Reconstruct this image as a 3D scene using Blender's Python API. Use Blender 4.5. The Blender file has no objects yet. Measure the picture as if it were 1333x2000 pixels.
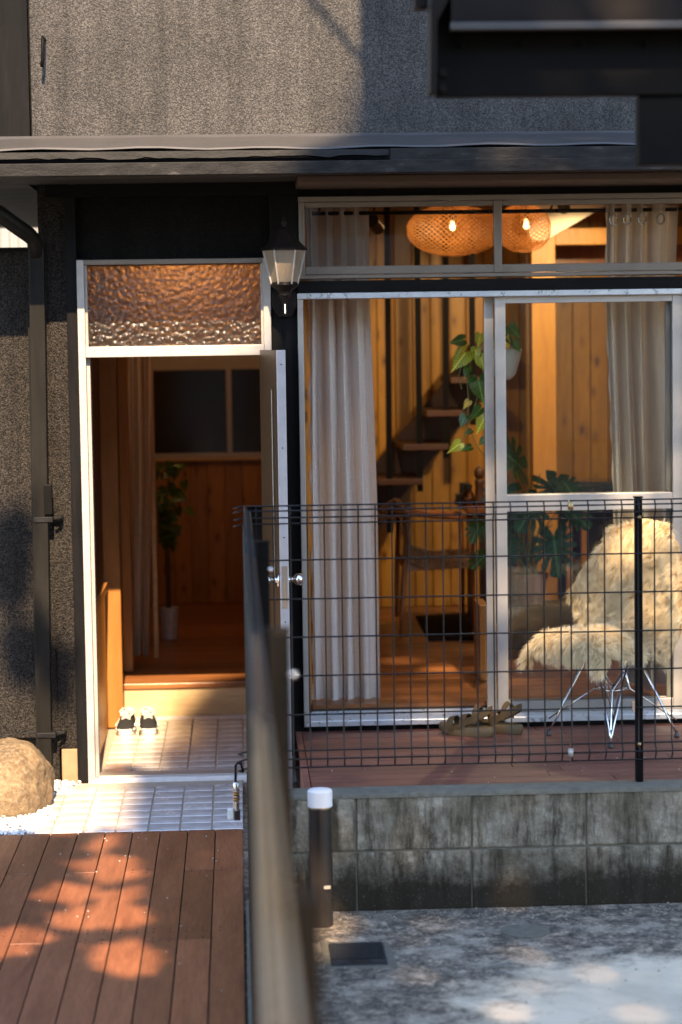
import bpy, bmesh, math, random
import numpy as np
from mathutils import Vector, Matrix
from mathutils.geometry import tessellate_polygon

random.seed(7)
rng = np.random.default_rng(7)
S = bpy.context.scene
COL = S.collection
R = math.radians

# ------------------------------------------------------------ camera
F = 4300.0
YC = Vector(((459 - 666.5) / F, (1000 - 671) / F, -1)).normalized()
ZC = Vector((-0.018, 1, 0))
ZC = (ZC - YC * ZC.dot(YC)).normalized()
XC = YC.cross(ZC)
C2W = Matrix((XC, YC, ZC))
EYE = Vector((0, 0, 2.0))
cam_data = bpy.data.cameras.new('camera')
cam = bpy.data.objects.new('camera', cam_data)
COL.objects.link(cam)
cam.matrix_world = Matrix.Translation(EYE) @ C2W.to_4x4()
cam_data.sensor_fit = 'VERTICAL'
cam_data.sensor_height = 36
cam_data.lens = 36 * F / 2000
cam_data.clip_start = 0.05
cam_data.clip_end = 300
cam_data.dof.use_dof = True
cam_data.dof.focus_distance = 8.9
cam_data.dof.aperture_fstop = 2.1
S.camera = cam

# ------------------------------------------------------------ sky, sun, exposure
SUN = Vector((-0.03, 1.0, -0.87)).normalized()      # direction in which the light travels
w = bpy.data.worlds.new('World'); S.world = w; w.use_nodes = True
nt = w.node_tree; nt.nodes.clear()
sky = nt.nodes.new('ShaderNodeTexSky'); sky.sky_type = 'NISHITA'; sky.sun_disc = False
sky.sun_elevation = math.asin(-SUN.z)
sky.sun_rotation = math.atan2(-SUN.x, -SUN.y)
sky.air_density = 1.0; sky.dust_density = 0.3; sky.ozone_density = 1.0
bg = nt.nodes.new('ShaderNodeBackground'); bg.inputs[1].default_value = 0.15
wo = nt.nodes.new('ShaderNodeOutputWorld')
nt.links.new(sky.outputs[0], bg.inputs[0]); nt.links.new(bg.outputs[0], wo.inputs[0])
sd = bpy.data.lights.new('sun', 'SUN'); sd.energy = 4.3; sd.angle = R(0.5); sd.color = (1.0, 0.75, 0.47)
sun = bpy.data.objects.new('sun', sd); COL.objects.link(sun)
sun.location = (0, -10, 12)
sun.rotation_mode = 'QUATERNION'
sun.rotation_quaternion = SUN.to_track_quat('-Z', 'Y')
S.view_settings.view_transform = 'Standard'
S.view_settings.look = 'None'
S.view_settings.gamma = 1
S.view_settings.exposure = 2.1
S.cycles.max_bounces = 10
S.cycles.sample_clamp_indirect = 6

# ------------------------------------------------------------ helpers
def at(x, y, Y):
    d = C2W @ Vector(((x - 666.5) / F, (1000 - y) / F, -1))
    return EYE + d * (Y / d.y)
def atz(x, y, z):
    d = C2W @ Vector(((x - 666.5) / F, (1000 - y) / F, -1))
    return EYE + d * ((z - EYE.z) / d.z)
def X_(x, y, Y): return at(x, y, Y).x
def Z_(x, y, Y): return at(x, y, Y).z

class MB:
    def __init__(s): s.v = []; s.f = []; s.uv = None
    def add(s, vs, fs):
        o = len(s.v); s.v += [tuple(p) for p in vs]; s.f += [tuple(i + o for i in f) for f in fs]; return s
    def box(s, x0, x1, y0, y1, z0, z1):
        if x0 > x1: x0, x1 = x1, x0
        if y0 > y1: y0, y1 = y1, y0
        if z0 > z1: z0, z1 = z1, z0
        return s.add([(x0,y0,z0),(x1,y0,z0),(x1,y1,z0),(x0,y1,z0),(x0,y0,z1),(x1,y0,z1),(x1,y1,z1),(x0,y1,z1)],
              [(0,3,2,1),(4,5,6,7),(0,1,5,4),(1,2,6,5),(2,3,7,6),(3,0,4,7)])
    def bar(s, a, b, wx, wy, up=(0,0,1)):
        a = Vector(a); b = Vector(b); d = (b - a).normalized(); u = Vector(up)
        if abs(d.dot(u)) > .95: u = Vector((0,1,0))
        p = d.cross(u).normalized() * wx / 2; q = p.cross(d).normalized() * wy / 2
        vs = [a-p-q, a+p-q, a+p+q, a-p+q, b-p-q, b+p-q, b+p+q, b-p+q]
        return s.add(vs, [(0,3,2,1),(4,5,6,7),(0,1,5,4),(1,2,6,5),(2,3,7,6),(3,0,4,7)])
    def tube(s, pts, r, n=8, caps=True):
        pts = [Vector(p) for p in pts]
        rs = r if isinstance(r, (list, tuple)) else [r] * len(pts)
        d0 = (pts[1] - pts[0]).normalized()
        u = Vector((0,0,1)) if abs(d0.z) < .9 else Vector((1,0,0))
        p = d0.cross(u).normalized(); vs = []
        for i, c in enumerate(pts):
            if i == 0: d = pts[1] - pts[0]
            elif i == len(pts) - 1: d = pts[-1] - pts[-2]
            else: d = (pts[i+1] - pts[i]).normalized() + (pts[i] - pts[i-1]).normalized()
            d = d.normalized() if d.length > 1e-9 else d0
            p = (p - d * p.dot(d)).normalized(); q = d.cross(p)
            for k in range(n):
                t = 2 * math.pi * k / n
                vs.append(c + (p * math.cos(t) + q * math.sin(t)) * rs[i])
        fs = []
        for i in range(len(pts) - 1):
            for k in range(n):
                a = i*n+k; b = i*n+(k+1) % n
                fs.append((a, b, b+n, a+n))
        if caps:
            fs.append(tuple(range(n))[::-1]); fs.append(tuple(range((len(pts)-1)*n, len(pts)*n)))
        return s.add(vs, fs)
    def lathe(s, cx, cy, prof, n=24, caps=True, phase=0, sx=1, sy=1):
        vs = []; fs = []
        for r, z in prof:
            for k in range(n):
                t = 2*math.pi*k/n + phase
                vs.append((cx + sx*r*math.cos(t), cy + sy*r*math.sin(t), z))
        for i in range(len(prof)-1):
            for k in range(n):
                a = i*n+k; b = i*n+(k+1) % n
                fs.append((a, b, b+n, a+n))
        if caps:
            fs.append(tuple(range(n))[::-1]); fs.append(tuple(range((len(prof)-1)*n, len(prof)*n)))
        return s.add(vs, fs)
    def prism(s, poly, y0, y1):                  # poly: (x,z) extruded along y
        n = len(poly)
        vs = [(x, y0, z) for x, z in poly] + [(x, y1, z) for x, z in poly]
        tri = tessellate_polygon([[Vector((x, z, 0)) for x, z in poly]])
        fs = [tuple(t) for t in tri] + [tuple(i + n for i in t)[::-1] for t in tri]
        fs += [(i, (i+1) % n, (i+1) % n + n, i + n) for i in range(n)]
        return s.add(vs, fs)
    def prismz(s, poly, z0, z1):                 # poly: (x,y) extruded along z
        n = len(poly)
        vs = [(x, y, z0) for x, y in poly] + [(x, y, z1) for x, y in poly]
        tri = tessellate_polygon([[Vector((x, y, 0)) for x, y in poly]])
        fs = [tuple(t) for t in tri] + [tuple(i + n for i in t)[::-1] for t in tri]
        fs += [(i, (i+1) % n, (i+1) % n + n, i + n) for i in range(n)]
        return s.add(vs, fs)
    def grid(s, P, closed_u=False):              # P[i][j] points
        n = len(P); m = len(P[0]); vs = [p for row in P for p in row]; fs = []
        for i in range(n - 1):
            for j in range(m - 1 + (1 if closed_u else 0)):
                a = i*m + j; b = i*m + (j+1) % m
                fs.append((a, b, b + m, a + m))
        return s.add(vs, fs)
    def mesh(s, name, m=None, smooth=False, recalc=True, origin=(0,0,0)):
        me = bpy.data.meshes.new(name)
        ox, oy, oz = origin
        me.from_pydata([(x-ox, y-oy, z-oz) for x, y, z in s.v], [], s.f)
        if recalc:
            b = bmesh.new(); b.from_mesh(me); bmesh.ops.recalc_face_normals(b, faces=b.faces); b.to_mesh(me); b.free()
        if m: me.materials.append(m)
        if smooth:
            me.polygons.foreach_set('use_smooth', [True] * len(me.polygons))
        me.update()
        return me
    def build(s, name, m, parent=None, smooth=False, bevel=0, recalc=True, kind=None, label=None, autosmooth=None):
        org = root_loc(parent)
        me = s.mesh(name, m, smooth, recalc, org)
        o = bpy.data.objects.new(name, me); COL.objects.link(o)
        if parent: o.parent = parent
        if bevel:
            b = o.modifiers.new('bevel', 'BEVEL'); b.width = bevel; b.segments = 2; b.limit_method = 'ANGLE'
        if kind: o['kind'] = kind
        if label: o['label'] = label
        if autosmooth:
            me.polygons.foreach_set('use_smooth', [True] * len(me.polygons))
            b = bmesh.new(); b.from_mesh(me)
            for e in b.edges:
                if len(e.link_faces) == 2 and e.calc_face_angle(0) > R(autosmooth): e.smooth = False
            b.to_mesh(me); b.free()
        return o

def root_loc(p):
    v = Vector((0,0,0))
    while p: v += p.location; p = p.parent
    return v
def thing(name, label, cat, loc=(0,0,0), group=None, kind=None):
    o = bpy.data.objects.new(name, None); COL.objects.link(o)
    o.location = loc; o['label'] = label; o['category'] = cat; o.empty_display_size = .1
    if group: o['group'] = group
    return o
def tag(o, label, cat, group=None):
    o['label'] = label; o['category'] = cat
    if group: o['group'] = group
    return o
def piece(name, me, parent, loc, rot=None, sc=None):
    o = bpy.data.objects.new(name, me); COL.objects.link(o); o.parent = parent
    o.location = Vector(loc) - root_loc(parent)
    if rot: o.rotation_euler = rot
    if sc: o.scale = sc
    return o
def copy_tree(o, parent=None):
    c = o.copy(); COL.objects.link(c)
    if parent: c.parent = parent
    for ch in list(o.children): copy_tree(ch, c)
    return c

# ------------------------------------------------------------ materials
class NT:
    def __init__(s, name, disp=False):
        s.m = bpy.data.materials.new(name); s.m.use_nodes = True
        s.t = s.m.node_tree; s.N = s.t.nodes; s.L = s.t.links
        s.b = s.N['Principled BSDF']; s.out = s.N['Material Output']
        s.tc = s.N.new('ShaderNodeTexCoord')
        oi = s.N.new('ShaderNodeObjectInfo'); s.rand = oi.outputs['Random']
    def n(s, t, **k):
        x = s.N.new(t)
        for a, v in k.items(): setattr(x, a, v)
        return x
    def lk(s, a, b): s.L.new(a, b)
    def co(s, scale=(1,1,1), rnd=0.0, rot=(0,0,0)):
        mp = s.n('ShaderNodeMapping'); mp.inputs['Scale'].default_value = scale
        mp.inputs['Rotation'].default_value = rot
        if rnd:
            c = s.n('ShaderNodeCombineXYZ')
            for i, k in enumerate((1, 1.7, 2.3)):
                mm = s.n('ShaderNodeMath', operation='MULTIPLY'); s.lk(s.rand, mm.inputs[0]); mm.inputs[1].default_value = rnd * k
                s.lk(mm.outputs[0], c.inputs[i])
            ad = s.n('ShaderNodeVectorMath', operation='ADD')
            s.lk(s.tc.outputs['Object'], ad.inputs[0]); s.lk(c.outputs[0], ad.inputs[1])
            s.lk(ad.outputs[0], mp.inputs[0])
        else:
            s.lk(s.tc.outputs['Object'], mp.inputs[0])
        return mp.outputs[0]
    def noise(s, vec, scale, detail=4, rough=.5, dist=0):
        x = s.n('ShaderNodeTexNoise'); x.inputs['Scale'].default_value = scale
        x.inputs['Detail'].default_value = detail; x.inputs['Roughness'].default_value = rough
        x.inputs['Distortion'].default_value = dist
        s.lk(vec, x.inputs['Vector']); return x.outputs['Fac']
    def voro(s, vec, scale, feature='F1', out='Distance', rnd=1):
        x = s.n('ShaderNodeTexVoronoi', feature=feature); x.inputs['Scale'].default_value = scale
        x.inputs['Randomness'].default_value = rnd
        s.lk(vec, x.inputs['Vector']); return x.outputs[out]
    def ramp(s, fac, stops):
        r = s.n('ShaderNodeValToRGB'); e = r.color_ramp.elements
        while len(e) < len(stops): e.new(.5)
        for i, (p, c) in enumerate(stops):
            e[i].position = p
            if isinstance(c, (int, float)): c = (c, c, c)
            e[i].color = (*c, 1)
        s.lk(fac, r.inputs[0]); return r.outputs[0]
    def mix(s, fac, a, b, mode='MIX'):
        x = s.n('ShaderNodeMix', data_type='RGBA', blend_type=mode)
        for sock, v in ((x.inputs[0], fac), (x.inputs[6], a), (x.inputs[7], b)):
            if hasattr(v, 'is_linked'): s.lk(v, sock)
            elif isinstance(v, (int, float)): sock.default_value = v
            else: sock.default_value = (*v, 1)
        return x.outputs[2]
    def math(s, op, a, b=None):
        x = s.n('ShaderNodeMath', operation=op)
        for sock, v in ((x.inputs[0], a), (x.inputs[1], b)):
            if v is None: continue
            if hasattr(v, 'is_linked'): s.lk(v, sock)
            else: sock.default_value = v
        return x.outputs[0]
    def set(s, key, v):
        i = s.b.inputs[key]
        if hasattr(v, 'is_linked'): s.lk(v, i)
        elif isinstance(v, (int, float)): i.default_value = v
        else: i.default_value = (*v, 1)
        return s
    def bump(s, h, strength=.3, dist=.002):
        b = s.n('ShaderNodeBump'); b.inputs['Strength'].default_value = strength; b.inputs['Distance'].default_value = dist
        s.lk(h, b.inputs['Height']); s.lk(b.outputs[0], s.b.inputs['Normal']); return b

def plain(name, col, rough=.6, metal=0, spec=.5, var=.15, bump=.15, scale=25, bdist=.001):
    t = NT(name); v = t.co()
    n1 = t.noise(v, scale, 5, .6)
    t.set('Base Color', t.mix(n1, tuple(c*(1-var) for c in col), tuple(min(1, c*(1+var)) for c in col)))
    t.set('Roughness', t.ramp(n1, [(0, max(.02, rough-.12)), (1, min(1, rough+.12))]))
    t.set('Metallic', metal); t.set('Specular IOR Level', spec)
    if bump: t.bump(t.noise(v, scale*6, 3), bump, bdist)
    return t.m

def wood(name, dark, light, grain='X', knots=0, rough=.45, rvar=.35, fine=1.0, bump=.12, spec=.4, knotcol=(.07,.02,.005), coat=0):
    t = NT(name)
    k = {'X': (1,9,9), 'Y': (9,1,9), 'Z': (9,9,1)}[grain]
    v = t.co(tuple(a*fine for a in k), rnd=37)
    n1 = t.noise(v, 2.2, 5, .6, .6)
    n2 = t.noise(v, 11, 4, .7, .3)
    c = t.ramp(n1, [(.25, dark), (.75, light)])
    c = t.mix(t.ramp(n2, [(.3, .0), (.75, .45)]), c, tuple(a*.55 for a in dark))
    rv = t.ramp(t.rand, [(0, 1-rvar), (1, 1.0)])
    c = t.mix(1.0, c, rv, 'MULTIPLY')
    if knots:
        kk = {'X': (1,2.2,.02), 'Y': (2.2,1,.02), 'Z': (2.0,.02,1)}[grain]
        kv = t.co(kk, rnd=53)
        d = t.voro(kv, knots)
        c = t.mix(t.ramp(d, [(.11, 1.0), (.16, 0.0)]), c, knotcol)
        c = t.mix(t.ramp(d, [(.15, .6), (.33, 0.0)]), c, tuple(a*.5 for a in dark))
    t.set('Base Color', c)
    t.set('Roughness', t.ramp(n2, [(0, rough-.1), (1, rough+.15)]))
    t.set('Specular IOR Level', spec)
    if coat: t.set('Coat Weight', coat); t.set('Coat Roughness', .15)
    t.bump(n2, bump, .002)
    return t.m

def stucco(name, lo, hi, rough=.35, spec=.7, grain=170, bdist=.006, patch=.35):
    t = NT(name); v = t.co()
    g = t.noise(v, grain, 3, .6)
    g2 = t.voro(v, grain*1.1, 'SMOOTH_F1')
    big = t.noise(v, 1.7, 5, .6)
    cell = t.n('ShaderNodeSeparateColor'); t.lk(t.voro(v, grain*1.5, 'F1', 'Color'), cell.inputs[0])
    g = t.math('ADD', t.math('MULTIPLY', g, .62), t.math('MULTIPLY', cell.outputs[0], .38))
    h = t.math('ADD', g, t.math('MULTIPLY', g2, -.6))
    c = t.mix(t.ramp(g, [(.40, 0.0), (.66, 1.0)]), lo, hi)
    c = t.mix(1.0, c, t.ramp(big, [(.3, 1-patch), (.7, 1.0)]), 'MULTIPLY')
    stk = t.noise(t.co((4,4,.35)), 2.4, 6, .7)
    c = t.mix(1.0, c, t.ramp(stk, [(.36, .66), (.56, 1.0)]), 'MULTIPLY')
    t.set('Base Color', c); t.set('Roughness', rough); t.set('Specular IOR Level', spec)
    t.bump(h, 1.0, bdist)
    return t.m

M = {}
M['stucco_top'] = stucco('taupe_stucco', (.032,.029,.028), (.112,.102,.096), .5, .15, 150, .005, .5)
M['stucco_low'] = stucco('charcoal_stucco', (.006,.0054,.005), (.056,.047,.041), .5, .12, 165, .006)
M['black_wood'] = wood('black_stained_wood', (.004,.004,.0045), (.012,.011,.011), 'Z', 0, .5, .2, 1, .5, .06)
M['black_wood_h'] = wood('black_stained_beam', (.005,.005,.0055), (.013,.012,.012), 'X', 0, .5, .2, 1, .5, .06)
def fascia_mat():
    t = NT('weathered_painted_fascia'); v = t.co((1,4,4)); n = t.noise(v, 9, 6, .65)
    c = t.ramp(n, [(.3, (.008,.0075,.008)), (.62, (.021,.020,.020)), (.78, (.07,.064,.06))])
    t.set('Base Color', c); t.set('Roughness', t.ramp(n, [(0,.3),(1,.6)])); t.set('Specular IOR Level', .08)
    t.bump(t.noise(t.co((1,2,2)), 60, 5, .7), .6, .004); return t.m
M['fascia'] = fascia_mat()
M['flashing'] = plain('brown_grey_flashing', (.05,.046,.045), .42, .0, .4, .15, .2, 8)
M['soffit'] = wood('grey_soffit_boards', (.025,.022,.02), (.06,.053,.05), 'X', 0, .7, .3, 1, .4)
M['pipe'] = wood('black_painted_pipe', (.007,.006,.0055), (.02,.018,.015), 'Z', 0, .4, .1, 1, .15, .12)
M['alu'] = plain('aged_beige_aluminium', (.36,.33,.305), .38, .35, .5, .12, .15, 14)
M['alu_eave_shade'] = plain('aluminium_in_eave_shade', (.17,.14,.115), .4, .3, .4, .15, .15, 14)  # frame aluminium with the shade under the eave put into its colour
M['alu_white'] = plain('white_painted_frame', (.30,.28,.265), .45, 0, .5, .22, .2, 16)
M['alu_sill'] = plain('bare_aluminium_track', (.62,.64,.67), .3, .6, .5, .15, .15, 30)
M['dark_metal'] = plain('black_steel', (.005,.0045,.0045), .5, 0, .06, .3, .15, 20)
M['steel_brown'] = plain('brown_black_steel', (.011,.008,.007), .45, 0, .1, .25, .15, 12)
M['wire'] = plain('dark_coated_wire', (.009,.0075,.0085), .4, 0, .25, .25, .05, 30)
M['chrome'] = plain('chrome_rod', (.72,.70,.68), .12, 1, .5, .05, 0, 10)
M['nickel'] = plain('satin_nickel', (.55,.54,.55), .22, 1, .5, .1, 0, 10)
M['brass'] = plain('bronze_screw', (.45,.30,.14), .35, 1, .5, .1, 0, 10)
M['deck'] = wood('reddish_ipe_deck', (.17,.055,.025), (.37,.138,.066), 'Y', 0, .40, .5, .8, .35, .5)
M['deck_h'] = wood('weathered_red_deck', (.12,.040,.026), (.25,.095,.062), 'X', 0, .55, .35, .8, .3, .35)
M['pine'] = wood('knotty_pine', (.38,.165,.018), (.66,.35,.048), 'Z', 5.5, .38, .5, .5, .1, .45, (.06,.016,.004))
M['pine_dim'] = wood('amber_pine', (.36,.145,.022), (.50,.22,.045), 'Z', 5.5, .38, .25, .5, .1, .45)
M['column'] = wood('planed_pine_column', (.52,.22,.03), (.68,.33,.055), 'Z', 0, .4, .05, .6, .1)
M['ply'] = wood('pale_cypress_plank', (.52,.34,.17), (.70,.50,.28), 'X', 0, .35, .1, .6, .1, .45)
M['casing'] = wood('orange_pine_casing', (.33,.13,.028), (.48,.21,.05), 'Z', 0, .35, .3, .7, .15)
M['floor'] = wood('oiled_cedar_floor', (.20,.068,.022), (.50,.20,.068), 'X', 0, .28, .5, .7, .12, .5)
M['stair'] = wood('dark_oiled_stair', (.045,.016,.007), (.085,.031,.012), 'X', 0, .5, .2, .7, .12)
M['teak'] = wood('teak_chair_wood', (.22,.075,.022), (.34,.13,.045), 'Z', 0, .32, .1, 1, .08)
def tile_mat():
    t = NT('glazed_cream_tile'); v = t.co(rnd=11)
    n = t.noise(v, 6, 4, .6)
    c = t.mix(t.ramp(t.noise(t.co(), 3.1, 6, .7), [(.4, 0.0), (.62, 1.0)]), (.44,.385,.355), (.66,.61,.585))
    c = t.mix(1.0, c, t.ramp(t.rand, [(0,.86),(1,1.0)]), 'MULTIPLY')
    t.set('Base Color', c); t.set('Roughness', t.ramp(n, [(.3,.13),(.7,.3)])); t.set('Specular IOR Level', .6)
    t.bump(t.noise(v, 14, 3), .25, .003); return t.m
M['tile'] = tile_mat()
M['grout'] = plain('beige_grout', (.36,.30,.235), .85, 0, .2, .25, .4, 40)
M['curb'] = plain('chalky_white_curb', (.66,.61,.60), .75, 0, .3, .15, .5, 30, .002)
def conc_block():
    t = NT('mossy_concrete_block'); v = t.co(rnd=5)
    g = t.tc.outputs['Generated']; sp = t.n('ShaderNodeSeparateXYZ')
    ge = t.n('ShaderNodeNewGeometry'); t.lk(ge.outputs['Position'], sp.inputs[0])
    n = t.noise(v, 14, 8, .72); st = t.noise(t.co((7,7,1.2), rnd=9), 2.6, 7, .75)
    big = t.noise(v, 3.5, 5, .6)
    sp2 = t.noise(v, 110, 3, .6)
    c = t.ramp(n, [(.3, (.075,.058,.038)), (.52, (.26,.22,.165)), (.68, (.52,.46,.37))])
    c = t.mix(t.ramp(st, [(.44, 0.0), (.62, .92)]), c, (.030,.024,.014))
    c = t.mix(t.ramp(big, [(.45, 0.0), (.65, .6)]), c, (.075,.062,.036))
    # the damp foot of the wall and the top edge carry dark algae
    zf = t.math('ADD', t.math('ADD', sp.outputs[2], t.math('MULTIPLY', t.noise(t.co(), 2.2, 4, .6), -.22)), t.math('MULTIPLY', t.noise(t.co(), 38, 5, .75), -.16))
    c = t.mix(t.ramp(t.math('ADD', zf, .5), [(.40, .95), (.52, 0.0)]), c, (.02,.015,.009))
    c = t.mix(t.ramp(sp2, [(.64, 0.0), (.76, .35)]), c, (.36,.33,.28))
    t.set('Base Color', c); t.set('Roughness', .9); t.set('Specular IOR Level', .2)
    t.bump(t.math('ADD', n, t.math('MULTIPLY', sp2, .5)), .8, .006); return t.m
M['block'] = conc_block()
M['block_cap'] = plain('grey_mortar', (.15,.135,.105), .9, 0, .2, .5, .8, 30, .004)
def ground_mat():
    t = NT('stained_concrete_yard'); v = t.co()
    a = t.noise(v, 1.6, 6, .62, .2); b = t.noise(t.co((1,1,1)), 17, 10, .80, .1); s = t.noise(v, 90, 4, .7)
    fl_ = t.noise(v, 60, 5, .75); c = t.ramp(t.math('ADD', t.math('MULTIPLY', b, .65), t.math('MULTIPLY', fl_, .35)), [(.41, (.036,.030,.026)), (.49, (.115,.093,.071)), (.55, (.28,.225,.165)), (.63, (.58,.47,.34))])
    m2 = t.noise(v, 5, 7, .7); c = t.mix(t.ramp(m2, [(.50, .0), (.64, .6)]), c, (.42,.36,.28))
    # a worn pale patch of newer screed, its edge irregular
    sp = t.n('ShaderNodeSeparateXYZ'); t.lk(t.tc.outputs['Object'], sp.inputs[0])
    dx = t.math('DIVIDE', t.math('SUBTRACT', sp.outputs[0], 1.45), .88)
    dy = t.math('DIVIDE', t.math('SUBTRACT', sp.outputs[1], 6.45), .62)
    rr = t.math('ADD', t.math('MULTIPLY', dx, dx), t.math('MULTIPLY', dy, dy))
    rr = t.math('ADD', rr, t.math('MULTIPLY', t.math('SUBTRACT', t.noise(v, 4.5, 10, .74, .2), .5), 2.6))
    c = t.mix(t.ramp(rr, [(.45, .95), (1.0, 0.0)]), c, t.mix(a, (.62,.50,.355), (.78,.64,.47)))
    c = t.mix(t.ramp(s, [(.60, 0.0), (.75, .6)]), c, (.5,.49,.47))
    c = t.mix(t.ramp(a, [(.3, .35), (.5, 0.0)]), c, (.06,.05,.045))
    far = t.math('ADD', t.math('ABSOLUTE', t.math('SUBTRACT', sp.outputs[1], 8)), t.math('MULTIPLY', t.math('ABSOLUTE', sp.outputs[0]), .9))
    c = t.mix(t.ramp(t.math('MULTIPLY', far, .05), [(.24, 0.0), (.32, 1.0)]), c, t.mix(a, (.035,.035,.034), (.06,.058,.055)))  # outer ground darkened in colour to cut its sunlit bounce
    t.set('Base Color', c); t.set('Roughness', .82); t.set('Specular IOR Level', .3)
    t.bump(t.math('ADD', b, t.math('MULTIPLY', s, .5)), .6, .006); return t.m
M['ground'] = ground_mat()
def rock_mat():
    t = NT('tan_boulder'); v = t.co(); n = t.noise(v, 9, 9, .7, .4); s = t.noise(v, 60, 4, .7)
    c = t.ramp(n, [(.3, (.04,.024,.011)), (.5, (.13,.08,.036)), (.7, (.24,.165,.085))])
    c = t.mix(t.ramp(s, [(.45, 0.0), (.7, .5)]), c, (.34,.27,.17))
    t.set('Base Color', c); t.set('Roughness', .8); t.bump(t.math('ADD', n, t.math('MULTIPLY', s, .3)), .9, .012); return t.m
M['rock'] = rock_mat()
M['brick'] = plain('tan_footing_brick', (.27,.18,.105), .85, 0, .3, .25, .6, 30, .003)
def fabric(name, col, trans=.3):
    t = NT(name); v = t.co()
    w1 = t.noise(t.co((1,1,260)), 1, 2, .5); w1 = t.noise(t.co((14,14,900)), 1, 3, .6)
    w2 = t.noise(t.co((700,700,9)), 1, 3, .6)
    h = t.math('ADD', w1, w2)
    c = t.mix(t.ramp(t.math('MULTIPLY', h, .5), [(.38, 0.0), (.62, 1.0)]), tuple(a*.80 for a in col), col)
    t.set('Base Color', c); t.set('Roughness', .9); t.set('Specular IOR Level', .15)
    t.bump(h, .35, .001)
    tr = t.n('ShaderNodeBsdfTranslucent'); t.lk(c, tr.inputs[0])
    mx = t.n('ShaderNodeMixShader'); mx.inputs[0].default_value = trans
    t.lk(t.b.outputs[0], mx.inputs[1]); t.lk(tr.outputs[0], mx.inputs[2]); t.lk(mx.outputs[0], t.out.inputs[0])
    return t.m
M['linen'] = fabric('natural_linen', (.68,.61,.55))
M['linen_hall'] = fabric('hall_linen', (.70,.60,.50), .3)
def glass_mat(name, tint=(.93,.95,.95), refl=1.0):
    t = NT(name)
    g = t.n('ShaderNodeBsdfGlossy'); g.inputs['Roughness'].default_value = .01; g.inputs[0].default_value = (refl,refl,refl,1)
    tr = t.n('ShaderNodeBsdfTransparent'); tr.inputs[0].default_value = (*tint, 1)
    fr = t.n('ShaderNodeFresnel'); fr.inputs[0].default_value = 1.48
    v = t.co(); n = t.noise(v, 3, 2)
    b = t.n('ShaderNodeBump'); b.inputs['Strength'].default_value = .08; b.inputs['Distance'].default_value = .01
    t.lk(n, b.inputs['Height']); t.lk(b.outputs[0], g.inputs['Normal'])
    mx = t.n('ShaderNodeMixShader'); t.lk(fr.outputs[0], mx.inputs[0]); t.lk(tr.outputs[0], mx.inputs[1]); t.lk(g.outputs[0], mx.inputs[2])
    t.lk(mx.outputs[0], t.out.inputs[0]); return t.m
M['glass'] = glass_mat('window_glass')
M['glass_dark'] = plain('dark_hall_glass', (.022,.019,.016), .12, 0, .6, .2, 0, 3)
def pebble_glass():
    t = NT('pebbled_obscure_glass'); v = t.co()
    d = t.voro(v, 50, 'SMOOTH_F1'); n = t.noise(v, 60, 2)
    h = t.math('ADD', t.math('MULTIPLY', d, -1.0), t.math('MULTIPLY', n, .05))
    t.set('Base Color', (.36,.22,.12)); t.set('Roughness', .38); t.set('Transmission Weight', 1.0); t.set('IOR', 1.45)
    t.bump(h, 1.0, .008); return t.m
M['pebble'] = pebble_glass()
M['lantern_glass'] = None
def lantern_glass():
    t = NT('frosted_lantern_glass'); v = t.co()
    n = t.voro(v, 160, 'F1')
    t.set('Base Color', (.36,.28,.20)); t.set('Roughness', .35); t.set('Transmission Weight', .55)
    t.bump(n, .6, .002); return t.m
M['lantern_glass'] = lantern_glass()
def emis(name, col, st):
    t = NT(name); t.set('Base Color', (.8,.7,.5)); t.set('Emission Color', col); t.b.inputs['Emission Strength'].default_value = st; return t.m
M['wire_sunlit'] = plain('sunlit_tan_wire', (.15,.125,.095), .3, .5, .5, .25, .05, 30)  # dark wire again, sunlight on the near run painted in as tan
M['bulb'] = emis('lit_bulb', (1,.60,.26), 1.6)
M['filament'] = emis('dim_lit_bulb', (1,.5,.18), .28)
M['globe'] = emis('lit_globe', (1,.55,.2), 1.3)
M['ceiling'] = plain('cream_ceiling', (.72,.62,.46), .7, 0, .3, .06, .1)
def bamboo():
    t = NT('woven_bamboo'); v = t.co(); n = t.noise(v, 40, 3)
    c = t.mix(n, (.30,.11,.025), (.50,.22,.06)); t.set('Base Color', c); t.set('Roughness', .5)
    tr = t.n('ShaderNodeBsdfTranslucent'); t.lk(c, tr.inputs[0])
    mx = t.n('ShaderNodeMixShader'); mx.inputs[0].default_value = .25
    t.lk(t.b.outputs[0], mx.inputs[1]); t.lk(tr.outputs[0], mx.inputs[2]); t.lk(mx.outputs[0], t.out.inputs[0]); return t.m
M['bamboo'] = bamboo()
def leaf(name, a, b, rough=.32):
    t = NT(name); v = t.co(rnd=3); n = t.noise(v, 22, 4, .6)
    c = t.mix(t.ramp(n, [(.4,0.0),(.65,1.0)]), a, b)
    sp = t.n('ShaderNodeSeparateXYZ'); t.lk(t.tc.outputs['Object'], sp.inputs[0]); ax = t.math('ABSOLUTE', sp.outputs[0])
    c = t.mix(t.ramp(ax, [(.012, .8), (.035, 0.0)]), c, tuple(min(1, k*2.6+.03) for k in b))
    sv_ = t.math('SINE', t.math('MULTIPLY', t.math('SUBTRACT', sp.outputs[1], t.math('MULTIPLY', ax, .8)), 42))
    c = t.mix(t.ramp(sv_, [(.80, 0.0), (1.0, .45)]), c, tuple(min(1, k*2+.02) for k in b)); t.set('Base Color', c); t.set('Roughness', rough)
    tr = t.n('ShaderNodeBsdfTranslucent'); t.lk(c, tr.inputs[0])
    mx = t.n('ShaderNodeMixShader'); mx.inputs[0].default_value = .25
    t.lk(t.b.outputs[0], mx.inputs[1]); t.lk(tr.outputs[0], mx.inputs[2]); t.lk(mx.outputs[0], t.out.inputs[0]); return t.m
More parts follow.
